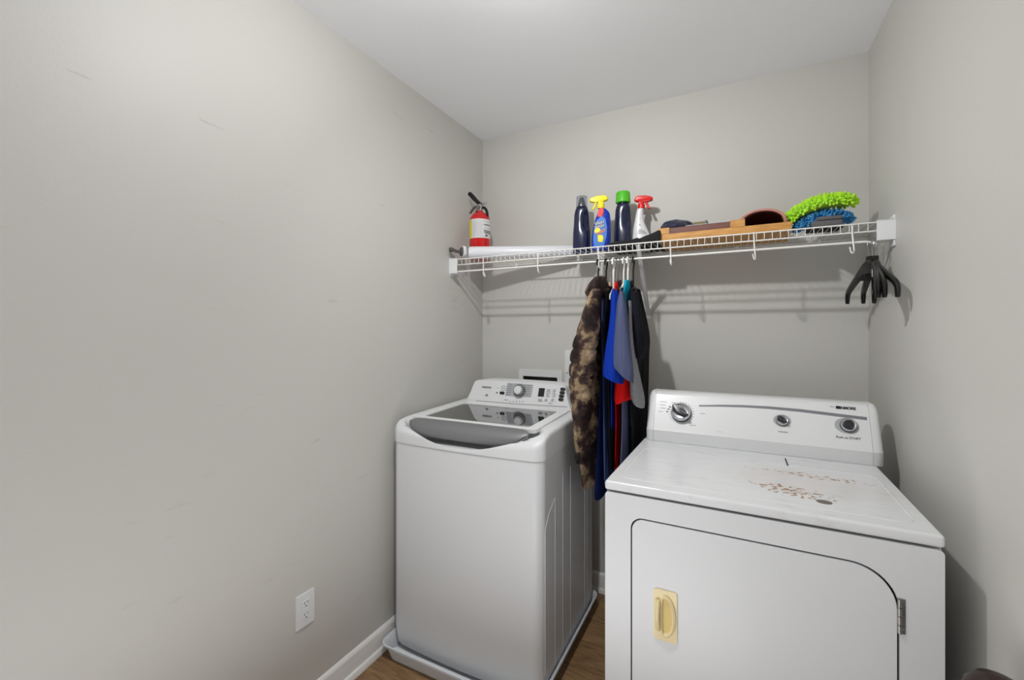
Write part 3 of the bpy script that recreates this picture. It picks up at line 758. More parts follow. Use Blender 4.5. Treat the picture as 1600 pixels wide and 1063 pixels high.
bm = B(); tube(bm, smooth([(.012, .004, .284), (.026, .006, .281), (.038, .006, .266), (.045, .004, .248), (.049, 0, .230)], 5), .0075, 10); obj('nozzle', bm, 'blackplastic', fe)
bm = B(); tube(bm, smooth([(-.014, .004, .275), (-.024, .004, .268), (-.026, .004, .255)], 4), .006, 8); obj('hose_stub', bm, 'blackplastic', fe)

# ================================================================ white roll lying on the shelf
a0 = Vector((-1.236, 1.912, SZ+.032)); a1 = Vector((-.742, 2.115, SZ+.030))
rl = thing('white_roll', 'long white roll with a grey twist handle at its left end, lying on the shelf', 'roll', tuple(a0))
dv = a1-a0
bm = B(); m_ = frame((0, 0, 0), dv.cross(Vector((0, 0, 1))), Vector((0, 0, 1)))
Lr = dv.length
lathe(bm, [(.026, 0), (.031, .001), (.032, .006), (.030, Lr*.5), (.0285, Lr-.004), (.027, Lr), (.012, Lr+.001)], 36, frame((0, 0, 0), Vector((0, 0, 1)).cross(dv), Vector((0, 0, 1))) @ Matrix.Identity(4) if False else frame((0, 0, 0), Vector((0, 0, 1)), dv.cross(Vector((0, 0, 1)))))
body = obj('tube', bm, 'roll', rl)
bx = [v.co.copy() for v in body.data.vertices]
dn = dv.normalized()
if sum(((c_).dot(dn) for c_ in bx)) < 0:
    for v in body.data.vertices: v.co = v.co - 2*dn*v.co.dot(dn)
    body.data.flip_normals()
cn = Vector((-.60, -.80, .0)).normalized(); ec = W(722.5, 393.5, 1.888) - a0
fr = frame(ec, Vector((0, 0, 1)).cross(cn), Vector((0, 0, 1)))
bm = B(); lathe(bm, [(.030, -.012), (.031, -.002), (.029, .001), (.024, .002)], 32, fr); obj('end_flange', bm, 'roll', rl)
bm = B(); lathe(bm, [(.023, .0005), (.0245, .004), (.021, .010), (.010, .014), (.0001, .015)], 28, fr); obj('end_cap', bm, 'greydark', rl)
bm = B(); tp_ = W(702, 390.5, 1.835) - a0; p = ec + cn*.010
tube(bm, smooth([p, p.lerp(tp_, .35) + Vector((0, 0, -.002)), p.lerp(tp_, .7) + Vector((0, 0, .002)), tp_], 5), [.008]*5+[.0085]*5+[.0125]*5+[.009], 12)
obj('twist_handle', bm, 'greydark', rl)

# ================================================================ bottles
def sec(a, b, z, n=32, cx=0, cy=0, e=2.6):
    out = []
    for k in range(n):
        t = 2*PI*k/n; c_, s_ = math.cos(t), math.sin(t)
        out.append((cx+a*abs(c_)**(2/e)*(1 if c_ >= 0 else -1), cy+b*abs(s_)**(2/e)*(1 if s_ >= 0 else -1), z))
    return out
def bottle_rings(tab, n=5): return [sec(r[0], r[1], r[2], cx=r[3]) for r in interp([(a, b, z, c_) for a, b, z, c_ in tab], n)]
def detergent(label, u, y, rz, cap):
    t = thing('detergent_bottle', label, 'bottle', (X(u, y), y, SZ), rz)
    tab = [(.036, .028, 0, 0), (.041, .031, .006, 0), (.043, .032, .03, 0), (.042, .031, .10, 0), (.037, .028, .15, -.001), (.035, .027, .19, -.001), (.031, .025, .215, 0), (.025, .021, .229, 0)]
    bm = B(); loft(bm, bottle_rings(tab)); b = obj('bottle', bm, 'navybottle', t)
    for v in b.data.vertices:
        c_ = v.co
        if c_.x > -.002: v.co.y -= math.copysign(.014, c_.y)*math.exp(-((c_.x-.026)/.014)**2 - ((c_.z-.155)/.042)**4) * min(1, abs(c_.y)/.015)
    if cap == 'clear':
        bm = B(); lathe(bm, [(.021, .226), (.020, .235), (.014, .262), (.010, .275), (.0001, .276)], 28); obj('spout', bm, 'navybottle', t)
        bm = B(); lathe(bm, [(.0275, .228), (.026, .278), (.0245, .281), (.0001, .281), (.0001, .2795), (.0235, .2795), (.025, .277), (.0262, .228)], 32); obj('clear_cap', bm, 'clear', t)
    else:
        bm = B(); lathe(bm, [(.022, .226), (.022, .236), (.0001, .236)], 28); obj('neck', bm, 'navybottle', t)
        bm = B(); lathe(bm, [(.033, .232), (.0345, .234), (.034, .240), (.032, .279), (.029, .283), (.0001, .284)], 36); obj('green_cap', bm, 'green', t)
    return t
detergent('dark navy bottle with a clear cap, leftmost of the bottles on the shelf', 909, 2.045, R(10), 'clear')
detergent('dark navy bottle with a bright green cap on the shelf', 973.5, 2.075, R(5), 'green')
def trigger(t, z, mtl, sgn, sc=1):
    bm = B(); lathe(bm, [(.0165, z-.004), (.0165, z+.014), (.012, z+.018), (.010, z+.030)], 24)
    o = obj('collar', bm, mtl, t)
    bm = B()
    pts = [(-.050, .030), (-.052, .040), (-.046, .046), (-.020, .054), (.016, .056), (.026, .050), (.032, .036), (.026, .031), (.012, .027), (-.014, .025), (-.036, .027)]
    pts = [(x*sgn, z+q) for x, q in pts]
    if sgn < 0: pts = pts[::-1]
    prism(bm, pts, -.012, .012, frame((0, 0, 0), (1, 0, 0), (0, 0, 1)), .004, 3, both=True)
    box(bm, -.012, .012, -.010, .010, z+.012, z+.032, .003)
    obj('spray_head', bm, mtl, t)
    bm = B(); tube(bm, smooth([(-.020*sgn, 0, z+.030), (-.026*sgn, 0, z+.016), (-.031*sgn, 0, z+.002), (-.038*sgn, 0, z-.008)], 4), [.006]*4+[.0055]*8+[.004], 10, flat=1.2); obj('trigger', bm, mtl, t)
t = thing('spray_bottle', 'blue laundry spray bottle with a yellow trigger head on the shelf', 'bottle', (X(939, 1.985), 1.985, SZ), R(14))
tab = [(.036, .024, 0, 0), (.041, .028, .006, 0), (.043, .029, .04, 0), (.041, .027, .09, .003), (.035, .025, .14, .008), (.027, .021, .17, .012), (.018, .018, .187, .008), (.0145, .0145, .192, .004)]
bm = B(); loft(bm, bottle_rings(tab)); bt_ = obj('bottle', bm, 'bluebottle', t)
def decal(pts, mtl, name, y, par):       # flat printed shape facing the room, just proud of the bottle's broad side
    bm = B(); prism(bm, pts, 0, .0007, frame((0, y, 0), (1, 0, 0), (0, 0, 1))); return obj(name, bm, mtl, par)
M['skylabel'] = mat('light_blue_label', (52, 116, 205), .4)
lb = decal([(-.030, .012), (.012, .010), (.026, .06), (.028, .10), (.020, .14), (.002, .152), (-.020, .132), (-.031, .09), (-.034, .05)], 'skylabel', 'label', -.0292, bt_)
decal([(-.014, .150), (.004, .150), (.014, .172), (.011, .190), (-.004, .190), (-.013, .172)], 'red', 'red_tag', -.0270, bt_)
decal([(-.028, .078), (-.012, .072), (.000, .078), (-.004, .096), (-.018, .100), (-.028, .09)], 'yellow', 'yellow_splash', -.0303, lb)
decal([(-.012, .036), (.008, .032), (.012, .054), (.006, .066), (-.014, .066)], 'yellow', 'printed_shirt', -.0303, lb)
decal([(-.020, .066), (.004, .072), (.022, .086), (.018, .096), (-.002, .084), (-.020, .076)], 'pink', 'printed_hand', -.0306, lb)
fm = lambda x, z, y: frame((x, y, z), (1, 0, 0), (0, 0, 1)) @ Matrix.Rotation(R(12), 4, 'Z')
text('lettering', 'SPRAY', .018, fm(-.005, .120, -.0306), 'ink', lb, world=False, bold=.0016, squash=.85)
text('lettering', 'SPRAY', .018, fm(-.005, .120, -.0312), 'hangerwhite', lb, world=False, squash=.85)
text('lettering', 'WASH', .018, fm(-.006, .104, -.0306), 'ink', lb, world=False, bold=.0016, squash=.85)
text('lettering', 'WASH', .018, fm(-.006, .104, -.0312), 'hangerwhite', lb, world=False, squash=.85)
trigger(t, .198, 'yellow', 1)
t = thing('spray_bottle', 'white spray bottle with a red trigger head on the shelf', 'bottle', (X(1002, 2.09), 2.09, SZ), R(6))
tab = [(.040, .024, 0, 0), (.043, .027, .006, 0), (.043, .027, .03, 0), (.040, .025, .07, 0), (.030, .022, .11, -.006), (.020, .018, .145, -.009), (.016, .016, .185, -.006), (.0145, .0145, .198, -.003)]
bm = B(); loft(bm, bottle_rings(tab)); bt_ = obj('bottle', bm, 'whitebottle', t)
decal([(-.020, .028), (.022, .026), (.026, .056), (-.020, .056)], 'teal', 'teal_label', -.0278, bt_)
bm = B()
for z, x0, x1 in ((.078, -.012, .024), (.086, -.012, .018), (.094, -.012, .006), (.118, -.010, -.002)): box(bm, x0, x1, -.0262, -.0250, z, z+.0035)
obj('printed_lines', bm, 'lightprint', bt_)
trigger(t, .203, 'red', -1)

# ================================================================ cloths, box and cap on the shelf
def lump(name, label, cat, mtl, uvyz, sx, sy, sz, seed, rot=0, amp=.35, fr_=9, flat=True):
    t = bmesh.new(); bmesh.ops.create_icosphere(t, subdivisions=5, radius=1)
    for v in t.verts:
        c_ = v.co.copy(); n_ = noise.noise(c_*1.6+Vector((seed, 0, 0)))*amp + noise.noise(c_*4.5+Vector((0, seed, 0)))*amp*.4
        r = 1+n_; v.co = Vector((c_.x*sx*r, c_.y*sy*r, max(c_.z, -.55)*sz*r))
    zmin = min(v.co.z for v in t.verts)
    for v in t.verts: v.co.z = max(v.co.z, zmin*.75)
    zmin = min(v.co.z for v in t.verts)
    for v in t.verts: v.co.z -= zmin
    o = obj(name, t, mtl, None, sharp=80); o.location = uvyz; o.rotation_euler = (0, 0, rot)
    o['label'] = label; o['category'] = cat
    return o
# black cloth draped between bottles and box
bm = B(); n = 30; rows = []
t_ = bmesh.new()
g = {}
for i in range(n+1):
    s_ = i/n; u = 952+s_*(1034-952); 
    top_v = 386 - 4*math.sin(s_*6)*.5 - (s_**1.6)*28
    hgt = max(.006, (W(u, top_v, 2.0).z - SZ))
    for j in range(13):
        q = j/12*PI; yy = 2.02 - .130*math.cos(q); zz = hgt*(math.sin(q)**.6 if 0 < j < 12 else 0)
        nn = noise.noise(Vector((s_*9, j*.6, 1)))*.016
        g[i, j] = t_.verts.new((X(u, 1.955)+nn, yy+nn, SZ+.001+max(0, zz+nn*(1 if 0 < j < 12 else 0))))
for i in range(n):
    for j in range(12): t_.faces.new((g[i, j], g[i+1, j], g[i+1, j+1], g[i, j+1]))
    t_.faces.new((g[i, 12], g[i+1, 12], g[i+1, 0], g[i, 0]))
t_.faces.new([g[0, j] for j in range(12, -1, -1)]); t_.faces.new([g[n, j] for j in range(13)])
o = obj('black_cloth', t_, 'blackcloth', None, sharp=80); o['label'] = 'crumpled black cloth lying in front of the green-capped bottle'; o['category'] = 'cloth'

# wooden game-board like box
bA = Vector((-.290, 1.915, SZ)); bt2 = thing('wooden_box', 'shallow orange-brown wooden box with a dark reddish inset on the shelf', 'box', tuple(bA), R(-1.5))
L1 = .470
e1, e2, e3 = X(1046, 1.915)-bA.x, X(1141, 1.918)-bA.x, X(1164, 1.918)-bA.x
bm = B(); box(bm, 0, L1, 0, .24, 0, .033, .0015); bx_ = obj('base', bm, 'orange', bt2)
bm = B(); box(bm, -.004, e1, -.001, .23, .0332, .059, .001); obj('end_block', bm, 'orange', bt2)
bm = B(); box(bm, e2, e3, -.001, .23, .0332, .061, .001); obj('end_block', bm, 'orange', bt2)
bm = B(); box(bm, e1, e2, .004, .23, .0332, .057, .001); o = obj('inset_board', bm, 'brown', bt2); o['label'] = 'dark reddish-brown board'
bm = B(); box(bm, e1+.06, e3-.002, .02, .22, .0615, .0635, .0005); o = obj('paper_sheet', bm, 'paper', bt2); o['label'] = 'white sheet on top'

o = lump('navy_beanie', 'dark navy knitted cloth bundle on top of the wooden box', 'knit hat', 'knit', (X(1056, 1.99), 1.985, SZ+.060), .072, .055, .027, 3, R(-5), .22)
t = thing('khaki_pouch', 'flat khaki pouch behind the navy knitted cloth', 'pouch', (X(1090, 2.05), 2.05, SZ+.0640), R(-3))
bm = B(); box(bm, -.055, .040, -.04, .04, 0, .029, .006, 3); obj('pouch', bm, 'khaki', t)
bm = B(); box(bm, .034, .042, -.042, .042, -.0005, .031, .001); obj('edge_band', bm, 'greydark', t)

# pink cap lying on its side, opening to the room
cx_, cy_ = X(1193, 1.99), 1.99
t = thing('baseball_cap', 'dusty pink cap with a dark maroon lining resting on the wooden box', 'cap', (cx_, cy_, SZ+.0335), R(-6))
KC = Vector((.86, .9, .80))
def cap_ring(a, h, y, n=24, z0=0, lean=0):
    out = []
    for k in range(n+1):
        q = PI*k/n; out.append(Vector((-a*math.cos(q), y+lean*math.sin(q), z0+h*math.sin(q)**.85)))
    return out
def arch(bm, rings, th=.0):
    vs = [[bm.verts.new(p) for p in r] for r in rings]
    for a, b in zip(vs, vs[1:]):
        for i in range(len(a)-1): bm.faces.new((a[i], a[i+1], b[i+1], b[i]))
bm = B(); arch(bm, [cap_ring(.086, .070, -.075), cap_ring(.091, .082, -.04), cap_ring(.092, .088, 0), cap_ring(.088, .084, .04), cap_ring(.070, .066, .072), cap_ring(.035, .034, .088), cap_ring(.001, .001, .092)])
[setattr(v, 'co', Vector((v.co.x*KC.x, v.co.y*KC.y, v.co.z*KC.z))) for v in bm.verts]
o = obj('crown', bm, 'pink', t); sm = o.modifiers.new('s', 'SOLIDIFY'); sm.thickness = .004; sm.offset = 1
bm = B(); arch(bm, [cap_ring(.083, .066, -.073), cap_ring(.087, .078, -.04), cap_ring(.088, .084, 0), cap_ring(.084, .080, .04), cap_ring(.066, .062, .070), cap_ring(.03, .03, .085), cap_ring(.001, .001, .088)])
[setattr(v, 'co', Vector((v.co.x*KC.x, v.co.y*KC.y, v.co.z*KC.z))) for v in bm.verts]
o = obj('lining', bm, 'maroon', t); sm = o.modifiers.new('s', 'SOLIDIFY'); sm.thickness = .002; sm.offset = -1
bm = B(); arch(bm, [[Vector((p.x*1.0, p.y, p.z)) for p in cap_ring(.086, .071, -.078)], [Vector((p.x, p.y, p.z)) for p in cap_ring(.096, .080, -.070)], [Vector((p.x*1.0, p.y, p.z)) for p in cap_ring(.098, .086, -.02)]])
for v in bm.verts: v.co.x -= .006*(1 if v.co.x < 0 else .2)
[setattr(v, 'co', Vector((v.co.x*KC.x, v.co.y*KC.y, v.co.z*KC.z))) for v in bm.verts]
o = obj('brim', bm, 'pink', t); sm = o.modifiers.new('s', 'SOLIDIFY'); sm.thickness = .004; sm.offset = -1

bm = B(); arch(bm, [cap_ring(.079, .068, .03), cap_ring(.080, .070, .05), cap_ring(.070, .060, .075)])
[setattr(v, 'co', v.co + Vector((.006, 0, 0))) for v in bm.verts]
o = obj('back_panel', bm, 'capback', t); o['label'] = 'tan mesh back'; sm = o.modifiers.new('s', 'SOLIDIFY'); sm.thickness = .003

# chenille mop pads
def mop(name, label, mtl, cpos, L2, Wd, Th, bend, rz, tilt, count, nl, nr, seed, pad=None):
    t = thing(name, label, 'mop pad', cpos, rz); rnd = random.Random(seed); Rt = Matrix.Rotation(tilt, 4, 'Y')
    bm = B(); q = bmesh.new(); bmesh.ops.create_icosphere(q, subdivisions=4, radius=1)
    def surf(c_):
        x = c_.x*L2; z = c_.z*Th; y = c_.y*Wd
        z += bend*(1-(c_.x)**2)
        return Rt @ Vector((x, y, z))
    for v in q.verts: v.co = surf(v.co)
    merge(bm, q); base = obj('pad', bm, pad or mtl, t)
    if pad: base['label'] = 'grey pad under the chenille'
    bm = B()
    for k in range(count):
        zc = 1-2*(k+.5)/count; a = k*2.39996
        c_ = Vector((math.sqrt(1-zc*zc)*math.cos(a), math.sqrt(1-zc*zc)*math.sin(a), zc))
        c_ = Vector((c_.x, c_.z, c_.y)) if False else c_
        if c_.z < -.35: continue
        p = surf(c_); nrm = Rt @ Vector((c_.x/L2, c_.y/Wd, c_.z/Th)).normalized()
        nrm = (nrm + Vector((rnd.uniform(-.45, .45), rnd.uniform(-.45, .45), rnd.uniform(-.5, .2)))).normalized()
        ln = nl*rnd.uniform(.7, 1.15)
        tube(bm, [p-nrm*.004, p+nrm*ln*.5, p+nrm*ln*.85, p+nrm*ln], [nr, nr*1.05, nr*.9, nr*.35], 6)
    o = obj('chenille_pile', bm, mtl, base); o['kind'] = 'stuff'
    return t
p = W(1280, 336, 1.985)
mop('mop_pad', 'bright lime green chenille mop pad lying on the blue one', 'lime', (p.x, p.y, 1.779), .104, .05, .017, .020, 0, R(-14), 560, .022, .0046, 5)
mop('mop_pad', 'blue chenille mop pad with a grey backing under the lime green one', 'bluechen', (X(1285, 1.99), 1.99, SZ+.031), .088, .055, .024, .014, 0, R(-6), 460, .014, .0042, 9)
t = thing('sponge_block', 'dark grey pad lying on the shelf under the blue mop pad', 'pad', (X(1290, 1.93), 1.93, SZ), R(4))
bm = B(); box(bm, -.045, .045, -.03, .06, 0, .026, .006, 2); box(bm, -.030, .045, -.030, .05, .0262, .040, .005, 2); obj('grey_block', bm, 'greypad', t)
bm = B(); box(bm, -.052, .052, -.02, .07, -.0005, .0105, .003, 2); obj('black_base', bm, 'blackcloth', t)

# ================================================================ hangers
def hook_pts(x, y, z, r=.018, drop=.075, tw=0):
    pts = []
    for k in range(11):
        a = R(200 - k*22); pts.append((x, y + r*math.cos(a), z - .002 + r*math.sin(a)))
    pts = [(x, y-r, z-.012)] + pts[1:]
    pts += [(x, y+r*.3, z-r-.014), (x, y, z-r-.028), (x, y, z-drop)]
    return pts
def hanger(name, label, x, hook_m, arm_m, drop=.10, half=.20, hr=.0018, ar=.006, yaw=0, fall=.075, neck_m=None, tipdrop=0, group=None, thick=1, wide=1, tip=0, hub=False):
    z0 = ZR+.0045-.018+.002+hr
    t = thing(name, label, 'hanger', (x, YR, ZR-drop), R(yaw), group)
    bm = B(); tube(bm, smooth([(p[0]-x, p[1]-YR, p[2]-(ZR-drop)) for p in hook_pts(x, YR, z0, drop=drop-.012)], 2), hr, 8); obj('hook', bm, hook_m, t)
    bm = B(); 
    fall = min(fall, half*.5)
    pts = [(0, -half-.004, -fall-.02-tip), (0, -half, -fall), (0, -half*.8, -fall*.72), (0, -half*.5, -fall*.42), (0, -half*.2, -fall*.10), (0, 0, 0), (0, half*.2, -fall*.10), (0, half*.5, -fall*.42), (0, half*.8, -fall*.72), (0, half, -fall), (0, half+.004, -fall-.02-tip)]
    n4 = 4; sm_ = smooth(pts, n4); tot = len(sm_)
    rad = [ar*(.45+.55*(1-abs(2*i/(tot-1)-1))**.6) for i in range(tot)]
    tube(bm, sm_, rad, 10, flat=thick); obj('arms', bm, arm_m, t)
    if hub:
        bm = B(); prism(bm, [(-.060, -.052), (-.030, -.030), (.030, -.030), (.060, -.052), (.050, -.010), (.020, .004), (-.020, .004), (-.050, -.010)], -.012, .012, frame((0, 0, 0), (0, 1, 0), (0, 0, 1)), .004, 3, both=True); obj('yoke', bm, arm_m, t)
    if neck_m: bm = B(); box(bm, -.006*wide, .006*wide, -.013, .013, -.012, .026, .003); obj('neck', bm, neck_m, t)
    return t
HB = lambda u: X(u, YR)
GH = 'hangers holding the clothes'
hanger('coat_hanger', 'wooden hanger with a black-sleeved hook carrying the camouflage jacket', HB(934.5), 'blackplastic', 'wood', .13, .055, .0042, .008, neck_m='wood', group=GH)
hanger('coat_hanger', 'wooden hanger with a black-sleeved hook just right of the camouflage jacket collar', HB(947), 'blackplastic', 'wood', .13, .055, .0038, .008, neck_m='wood', group=GH)
hanger('coat_hanger', 'thin wire hanger left of the thick white plastic hook', HB(953.5), 'chrome', 'wood', .12, .055, .0016, .006, neck_m='wood', group=GH)
hanger('coat_hanger', 'thick white plastic hanger of the royal blue shirt', HB(958.5), 'hangerwhite', 'hangerwhite', .125, .055, .0042, .005, group=GH)
hanger('coat_hanger', 'metal-hooked hanger carrying the red shirt', HB(963.5), 'chrome', 'blackplastic', .115, .055, .0016, .005, neck_m='blackplastic', group=GH)
hanger('coat_hanger', 'metal-hooked hanger with a small black collar above the slate blue shirt', HB(969), 'chrome', 'blackplastic', .110, .055, .0016, .005, neck_m='blackplastic', group=GH)
hanger('coat_hanger', 'white plastic hanger carrying the slate blue shirt, just left of the teal shirt hanger', HB(974.5), 'hangerwhite', 'hangerwhite', .105, .055, .0034, .005, group=GH)
hanger('coat_hanger', 'white plastic hanger carrying the teal shirt', HB(981), 'hangerwhite', 'hangerwhite', .108, .055, .0040, .005, group=GH)
hanger('coat_hanger', 'metal-hooked hanger between the teal shirt and the black jacket', HB(985.5), 'chrome', 'blackplastic', .115, .055, .0015, .005, neck_m='blackplastic', group=GH)
hanger('coat_hanger', 'black plastic hanger carrying the dark jacket at the right end of the clothes', HB(989.5), 'blackplastic', 'blackplastic', .115, .055, .0034, .006, group=GH)
# three empty black hangers at the right end
GB = 'empty black hangers at the right end of the rod'
for (u, yw, lab_) in ((1361, 8, 'empty black hanger with a wire hook, leftmost of the three at the rod end'), (1366, -4, 'empty black hanger with a wire hook, middle of the three at the rod end'), (1371, -11, 'empty black hanger with a wire hook, nearest the right wall')):
    hanger('black_hanger', lab_, HB(u)-.004, 'chrome', 'blackplastic', .075, .185, .0014, .0125, yaw=yw, fall=.090, neck_m='blackplastic', tip=.016, group=GB, thick=1.3, wide=1.25, hub=True)

# ================================================================ clothes
def garment_rings(rows, yc, plane=None, n=40, folds=0, fk=5, seed=0, puff=0, sub=5, slant=0):
    """rows: (v, u_left, u_right, half length along the shoulder line) of the cloth as a real tube hanging at depth yc"""
    d = Vector((0, 1, 0)) if plane is None else Vector((math.sin(plane), math.cos(plane), 0))
    rings = []
    rr = interp([(v, a, b, h) for v, a, b, h in rows], sub)
    for ri, (v, a, b, h) in enumerate(rr):
        pr = (ri/(len(rr)-1))**2
        um = (a+b)/2; c_ = W(um, v, yc); rd = ray(um, V0); rd.normalize()
        dep = yc/ray(um, V0).y
        wd = max(.004, (b-a)/2*dep/F*math.cos(math.atan((um-800)/F)))
        st = abs(rd.x*d.y - rd.y*d.x); ct = abs(rd.dot(d))
        h_ = min(h, wd/max(st, .05)*.93)
        bth = math.sqrt(max(wd*wd-(h_*st)**2, .003**2))/ct
        nrm = Vector((d.y, -d.x, 0)); ring = []
        for k in range(n):
            t = 2*PI*k/n; q = 1
            if folds: q += folds*math.sin(fk*t + seed + 2.5*noise.noise(Vector((c_.z*2.5, seed, 0)))) * min(1, 1)
            if puff: q += -puff*math.exp(-((c_.z % .056 - .028)/.0055)**2)*ss(1.42, 1.22, c_.z) + .04*math.sin(PI*(c_.z % .056)/.028 - PI/2)*-.5
            ring.append(Vector((c_.x, c_.y, c_.z - slant*pr*math.sin(t))) + d*h_*math.cos(t)*(1 if not puff else (1+(q-1)*.15)) + nrm*bth*math.sin(t)*q)
        rings.append(ring)
    # turn the hem in so that the cloth has an inside
    last = rings[-1]; cc = sum(last, Vector())/n
    rings.append([cc + (p-cc)*.90 + Vector((0, 0, .004)) for p in last]); rings.append([cc + (p-cc)*.80 + Vector((0, 0, .03)) for p in last])
    return rings
def garment(name, label, cat, mtl, yc, body, sleeve=None, sy=None, group='clothes hanging from the rod', slant=0, sfold=None, **k):
    rings = garment_rings(body, yc, **k)
    zb = min(p.z for p in rings[-3]); c_ = sum(rings[-3], Vector())/len(rings[-3])
    t = thing(name, label, cat, (c_.x, c_.y, zb), 0, group)
    bm = B(); loft(bm, rings); obj('body', bm, mtl, t, world=True, sharp=80)
    if sleeve:
        k2 = dict(k); k2['folds'] = k.get('folds', 0)*.6 if sfold is None else sfold; k2['fk'] = 3; k2['slant'] = slant
        bm = B(); loft(bm, garment_rings(sleeve, sy, **k2)); obj('sleeve', bm, mtl, t, world=True, sharp=80)
    return t
# camouflage puffer
cj = garment('puffer_jacket', 'brown camouflage quilted puffer jacket, leftmost of the hanging clothes', 'jacket', 'camo', 1.80,
    [(447, 928, 944, .03), (462, 922, 943, .08), (480, 918, 944, .14), (510, 910, 945, .17), (550, 905, 946, .18), (600, 905, 946, .18), (660, 906, 947, .18), (700, 907, 947, .18), (730, 909, 946, .17), (748, 912, 945, .15), (751, 916, 943, .12)],
    [(452, 924, 941, .03), (470, 916, 940, .05), (505, 905, 938, .055), (540, 894, 934, .06), (565, 890, 930, .06), (600, 889, 926, .06), (640, 893, 921, .055), (680, 896, 917, .05), (706, 899, 914, .045), (716, 901, 912, .04)], 1.66,
    puff=.15, plane=0, sub=14)
bm = B(); loft(bm, garment_rings([(433, 930, 946, .03), (440, 923, 948, .055), (448, 918, 950, .065), (456, 915, 949, .07), (464, 918, 944, .06), (470, 922, 938, .05)], 1.80, folds=.18, fk=4, seed=2))
o = obj('collar', bm, 'camo', cj, world=True, sharp=80)
bm = B(); loft(bm, garment_rings([(706, 898, 913, .045), (714, 899, 914, .047), (721, 901, 913, .045)], 1.66)); o = obj('cuff', bm, 'blackcloth', cj, world=True); o['label'] = 'black elastic cuff'
garment('shirt', 'steel blue shirt hanging directly right of the camouflage jacket', 'shirt', 'c_steel', 1.84,
    [(457, 943, 950, .05), (475, 941, 951, .12), (520, 940, 951, .18), (600, 942, 953, .19), (680, 943, 957, .19), (740, 944, 958, .18), (752, 945, 957, .17)], folds=.12, fk=7, seed=1)
garment('shirt', 'dark blue shirt showing lowest below the camouflage jacket hem', 'shirt', 'c_darkblue', 1.92,
    [(470, 944, 950, .05), (520, 942, 953, .16), (600, 938, 958, .19), (700, 933, 962, .2), (755, 930, 962, .2), (766, 932, 960, .19)], folds=.12, fk=7, seed=4)
garment('shirt', 'black shirt between the steel blue and royal blue shirts', 'shirt', 'c_black', 1.85,
    [(448, 950, 957, .03), (458, 947, 960, .08), (480, 946, 962, .14), (540, 946, 966, .18), (600, 950, 966, .18), (680, 952, 970, .18), (725, 953, 972, .17)], folds=.10, fk=6, seed=7)
garment('t_shirt', 'royal blue t-shirt with its sleeve hanging forward', 't-shirt', 'c_blue', 1.84,
    [(452, 957, 963, .03), (464, 955, 968, .09), (500, 954, 972, .16), (600, 955, 970, .18), (690, 954, 966, .18), (730, 954, 965, .17)],
    [(453, 957, 964, .02), (475, 955, 970, .035), (510, 951, 974, .045), (545, 946, 976, .05), (575, 942.5, 976, .055), (592, 942, 974, .055)], 1.69, slant=.018, folds=.12, fk=6, seed=3)
garment('t_shirt', 'bright red t-shirt between the blue and slate shirts', 't-shirt', 'c_red', 1.86,
    [(441, 961, 966, .02), (452, 960, 970, .05), (480, 962, 976, .10), (600, 961, 979, .14), (660, 962, 974, .15), (735, 960, 971, .15)],
    [(500, 966, 980, .03), (560, 965, 983, .04), (600, 960, 986, .045), (622, 958, 986, .05), (629, 962, 980, .045)], 1.76, slant=-.008, sfold=.2, folds=.15, fk=5, seed=5)
garment('t_shirt', 'slate blue t-shirt with a broad sleeve, nearest of the hanging shirts', 't-shirt', 'c_slate', 1.82,
    [(450, 970, 976, .03), (465, 968, 980, .09), (520, 970, 986, .15), (600, 972, 990, .17), (680, 971, 990, .17), (735, 968, 991, .17)],
    [(456, 968, 975, .02), (475, 964, 979, .03), (505, 961, 983, .04), (540, 958.5, 987, .045), (570, 958, 990, .05), (584, 959, 990, .05)], 1.67, slant=.033, folds=.12, fk=6, seed=8)
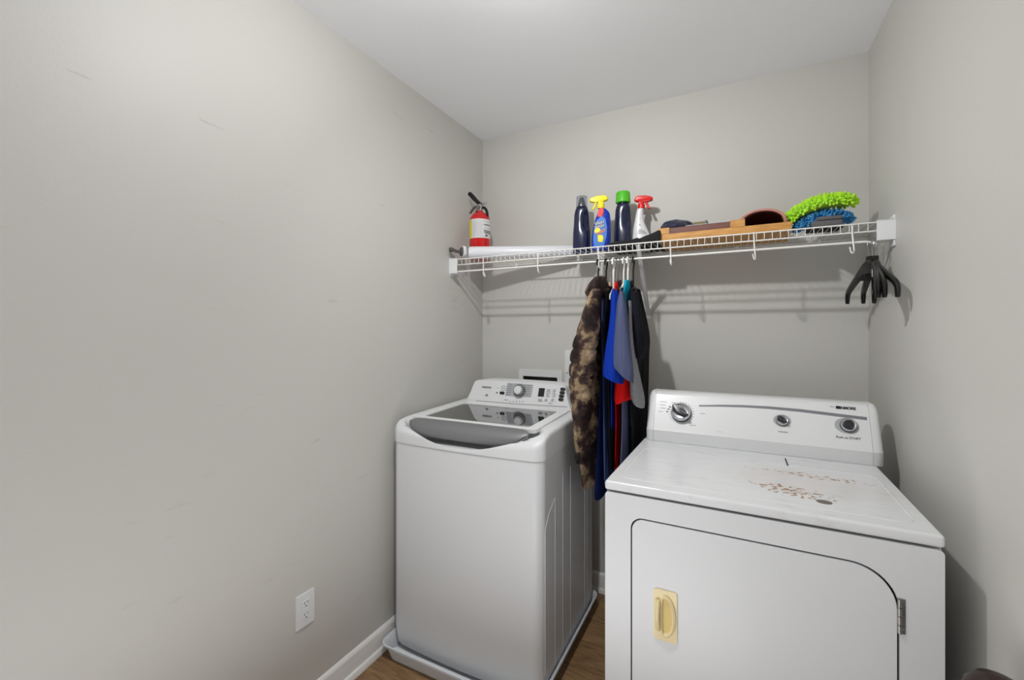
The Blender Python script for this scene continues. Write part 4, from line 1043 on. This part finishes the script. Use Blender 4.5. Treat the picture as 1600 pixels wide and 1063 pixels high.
garment('t_shirt', 'teal t-shirt of which mainly the shoulder shows beside the black jacket', 't-shirt', 'c_teal', 1.80,
    [(438, 977, 983, .02), (446, 975, 985, .04), (465, 974, 985, .07), (490, 975, 984, .09), (520, 977, 984, .1), (600, 978, 986, .12)], folds=.08, fk=5, seed=6)
garment('t_shirt', 'heather grey t-shirt with a sleeve hanging in front of the black jacket', 't-shirt', 'c_heather', 1.90,
    [(452, 983, 988, .03), (480, 981, 990, .09), (540, 982, 993, .14), (600, 984, 996, .14), (660, 986, 998, .14)],
    [(470, 982, 987, .02), (520, 982, 990, .03), (560, 983, 995, .04), (595, 984, 1002, .05), (620, 985, 1007, .055), (632, 989, 1007, .05)], 1.76, slant=.012, folds=.10, fk=5, seed=9)
garment('jacket', 'black and navy jacket at the right end of the hanging clothes', 'jacket', 'c_navy', 1.93,
    [(446, 986, 992, .03), (458, 984, 999, .08), (490, 984, 1005, .13), (540, 985, 1014, .16), (552, 985, 1013, .16), (580, 986, 1011, .17), (640, 987, 1012, .18), (700, 988, 1010, .18), (760, 988, 1008, .17)],
    [(456, 984, 996, .03), (480, 984, 1002, .04), (520, 985, 1009, .05), (550, 987, 1008, .05), (560, 990, 1004, .045)], 1.80, folds=.10, fk=6, seed=11)
garment('trousers', 'black garment hanging lowest behind the grey shirt', 'trousers', 'c_black', 1.99,
    [(452, 988, 1000, .05), (520, 986, 1014, .12), (560, 985, 1014, .14), (640, 986, 1013, .15), (760, 985, 1010, .15)], folds=.12, fk=7, seed=13)

# ================================================================ dark brown knob by the right wall, just inside the frame
t = thing('knobbed_pole', 'dark brown rounded pole top beside the right wall, cut by the bottom edge', 'pole', (.411, 1.08, 0))
bm = B(); lathe(bm, [(.045, 0), (.05, .004), (.048, .02), (.02, .03), (.014, .05), (.014, .60)], 28); obj('pole', bm, 'darkbrown', t)
bm = B(); lathe(bm, [(.014, .596), (.022, .613), (.040, .641), (.048, .671), (.044, .696), (.030, .713), (.014, .720), (.0001, .722)], 36); obj('knob', bm, 'darkbrown', t)

for o in ROOTS:
    for k in ('_l', '_r'):
        if k in o: del o[k]
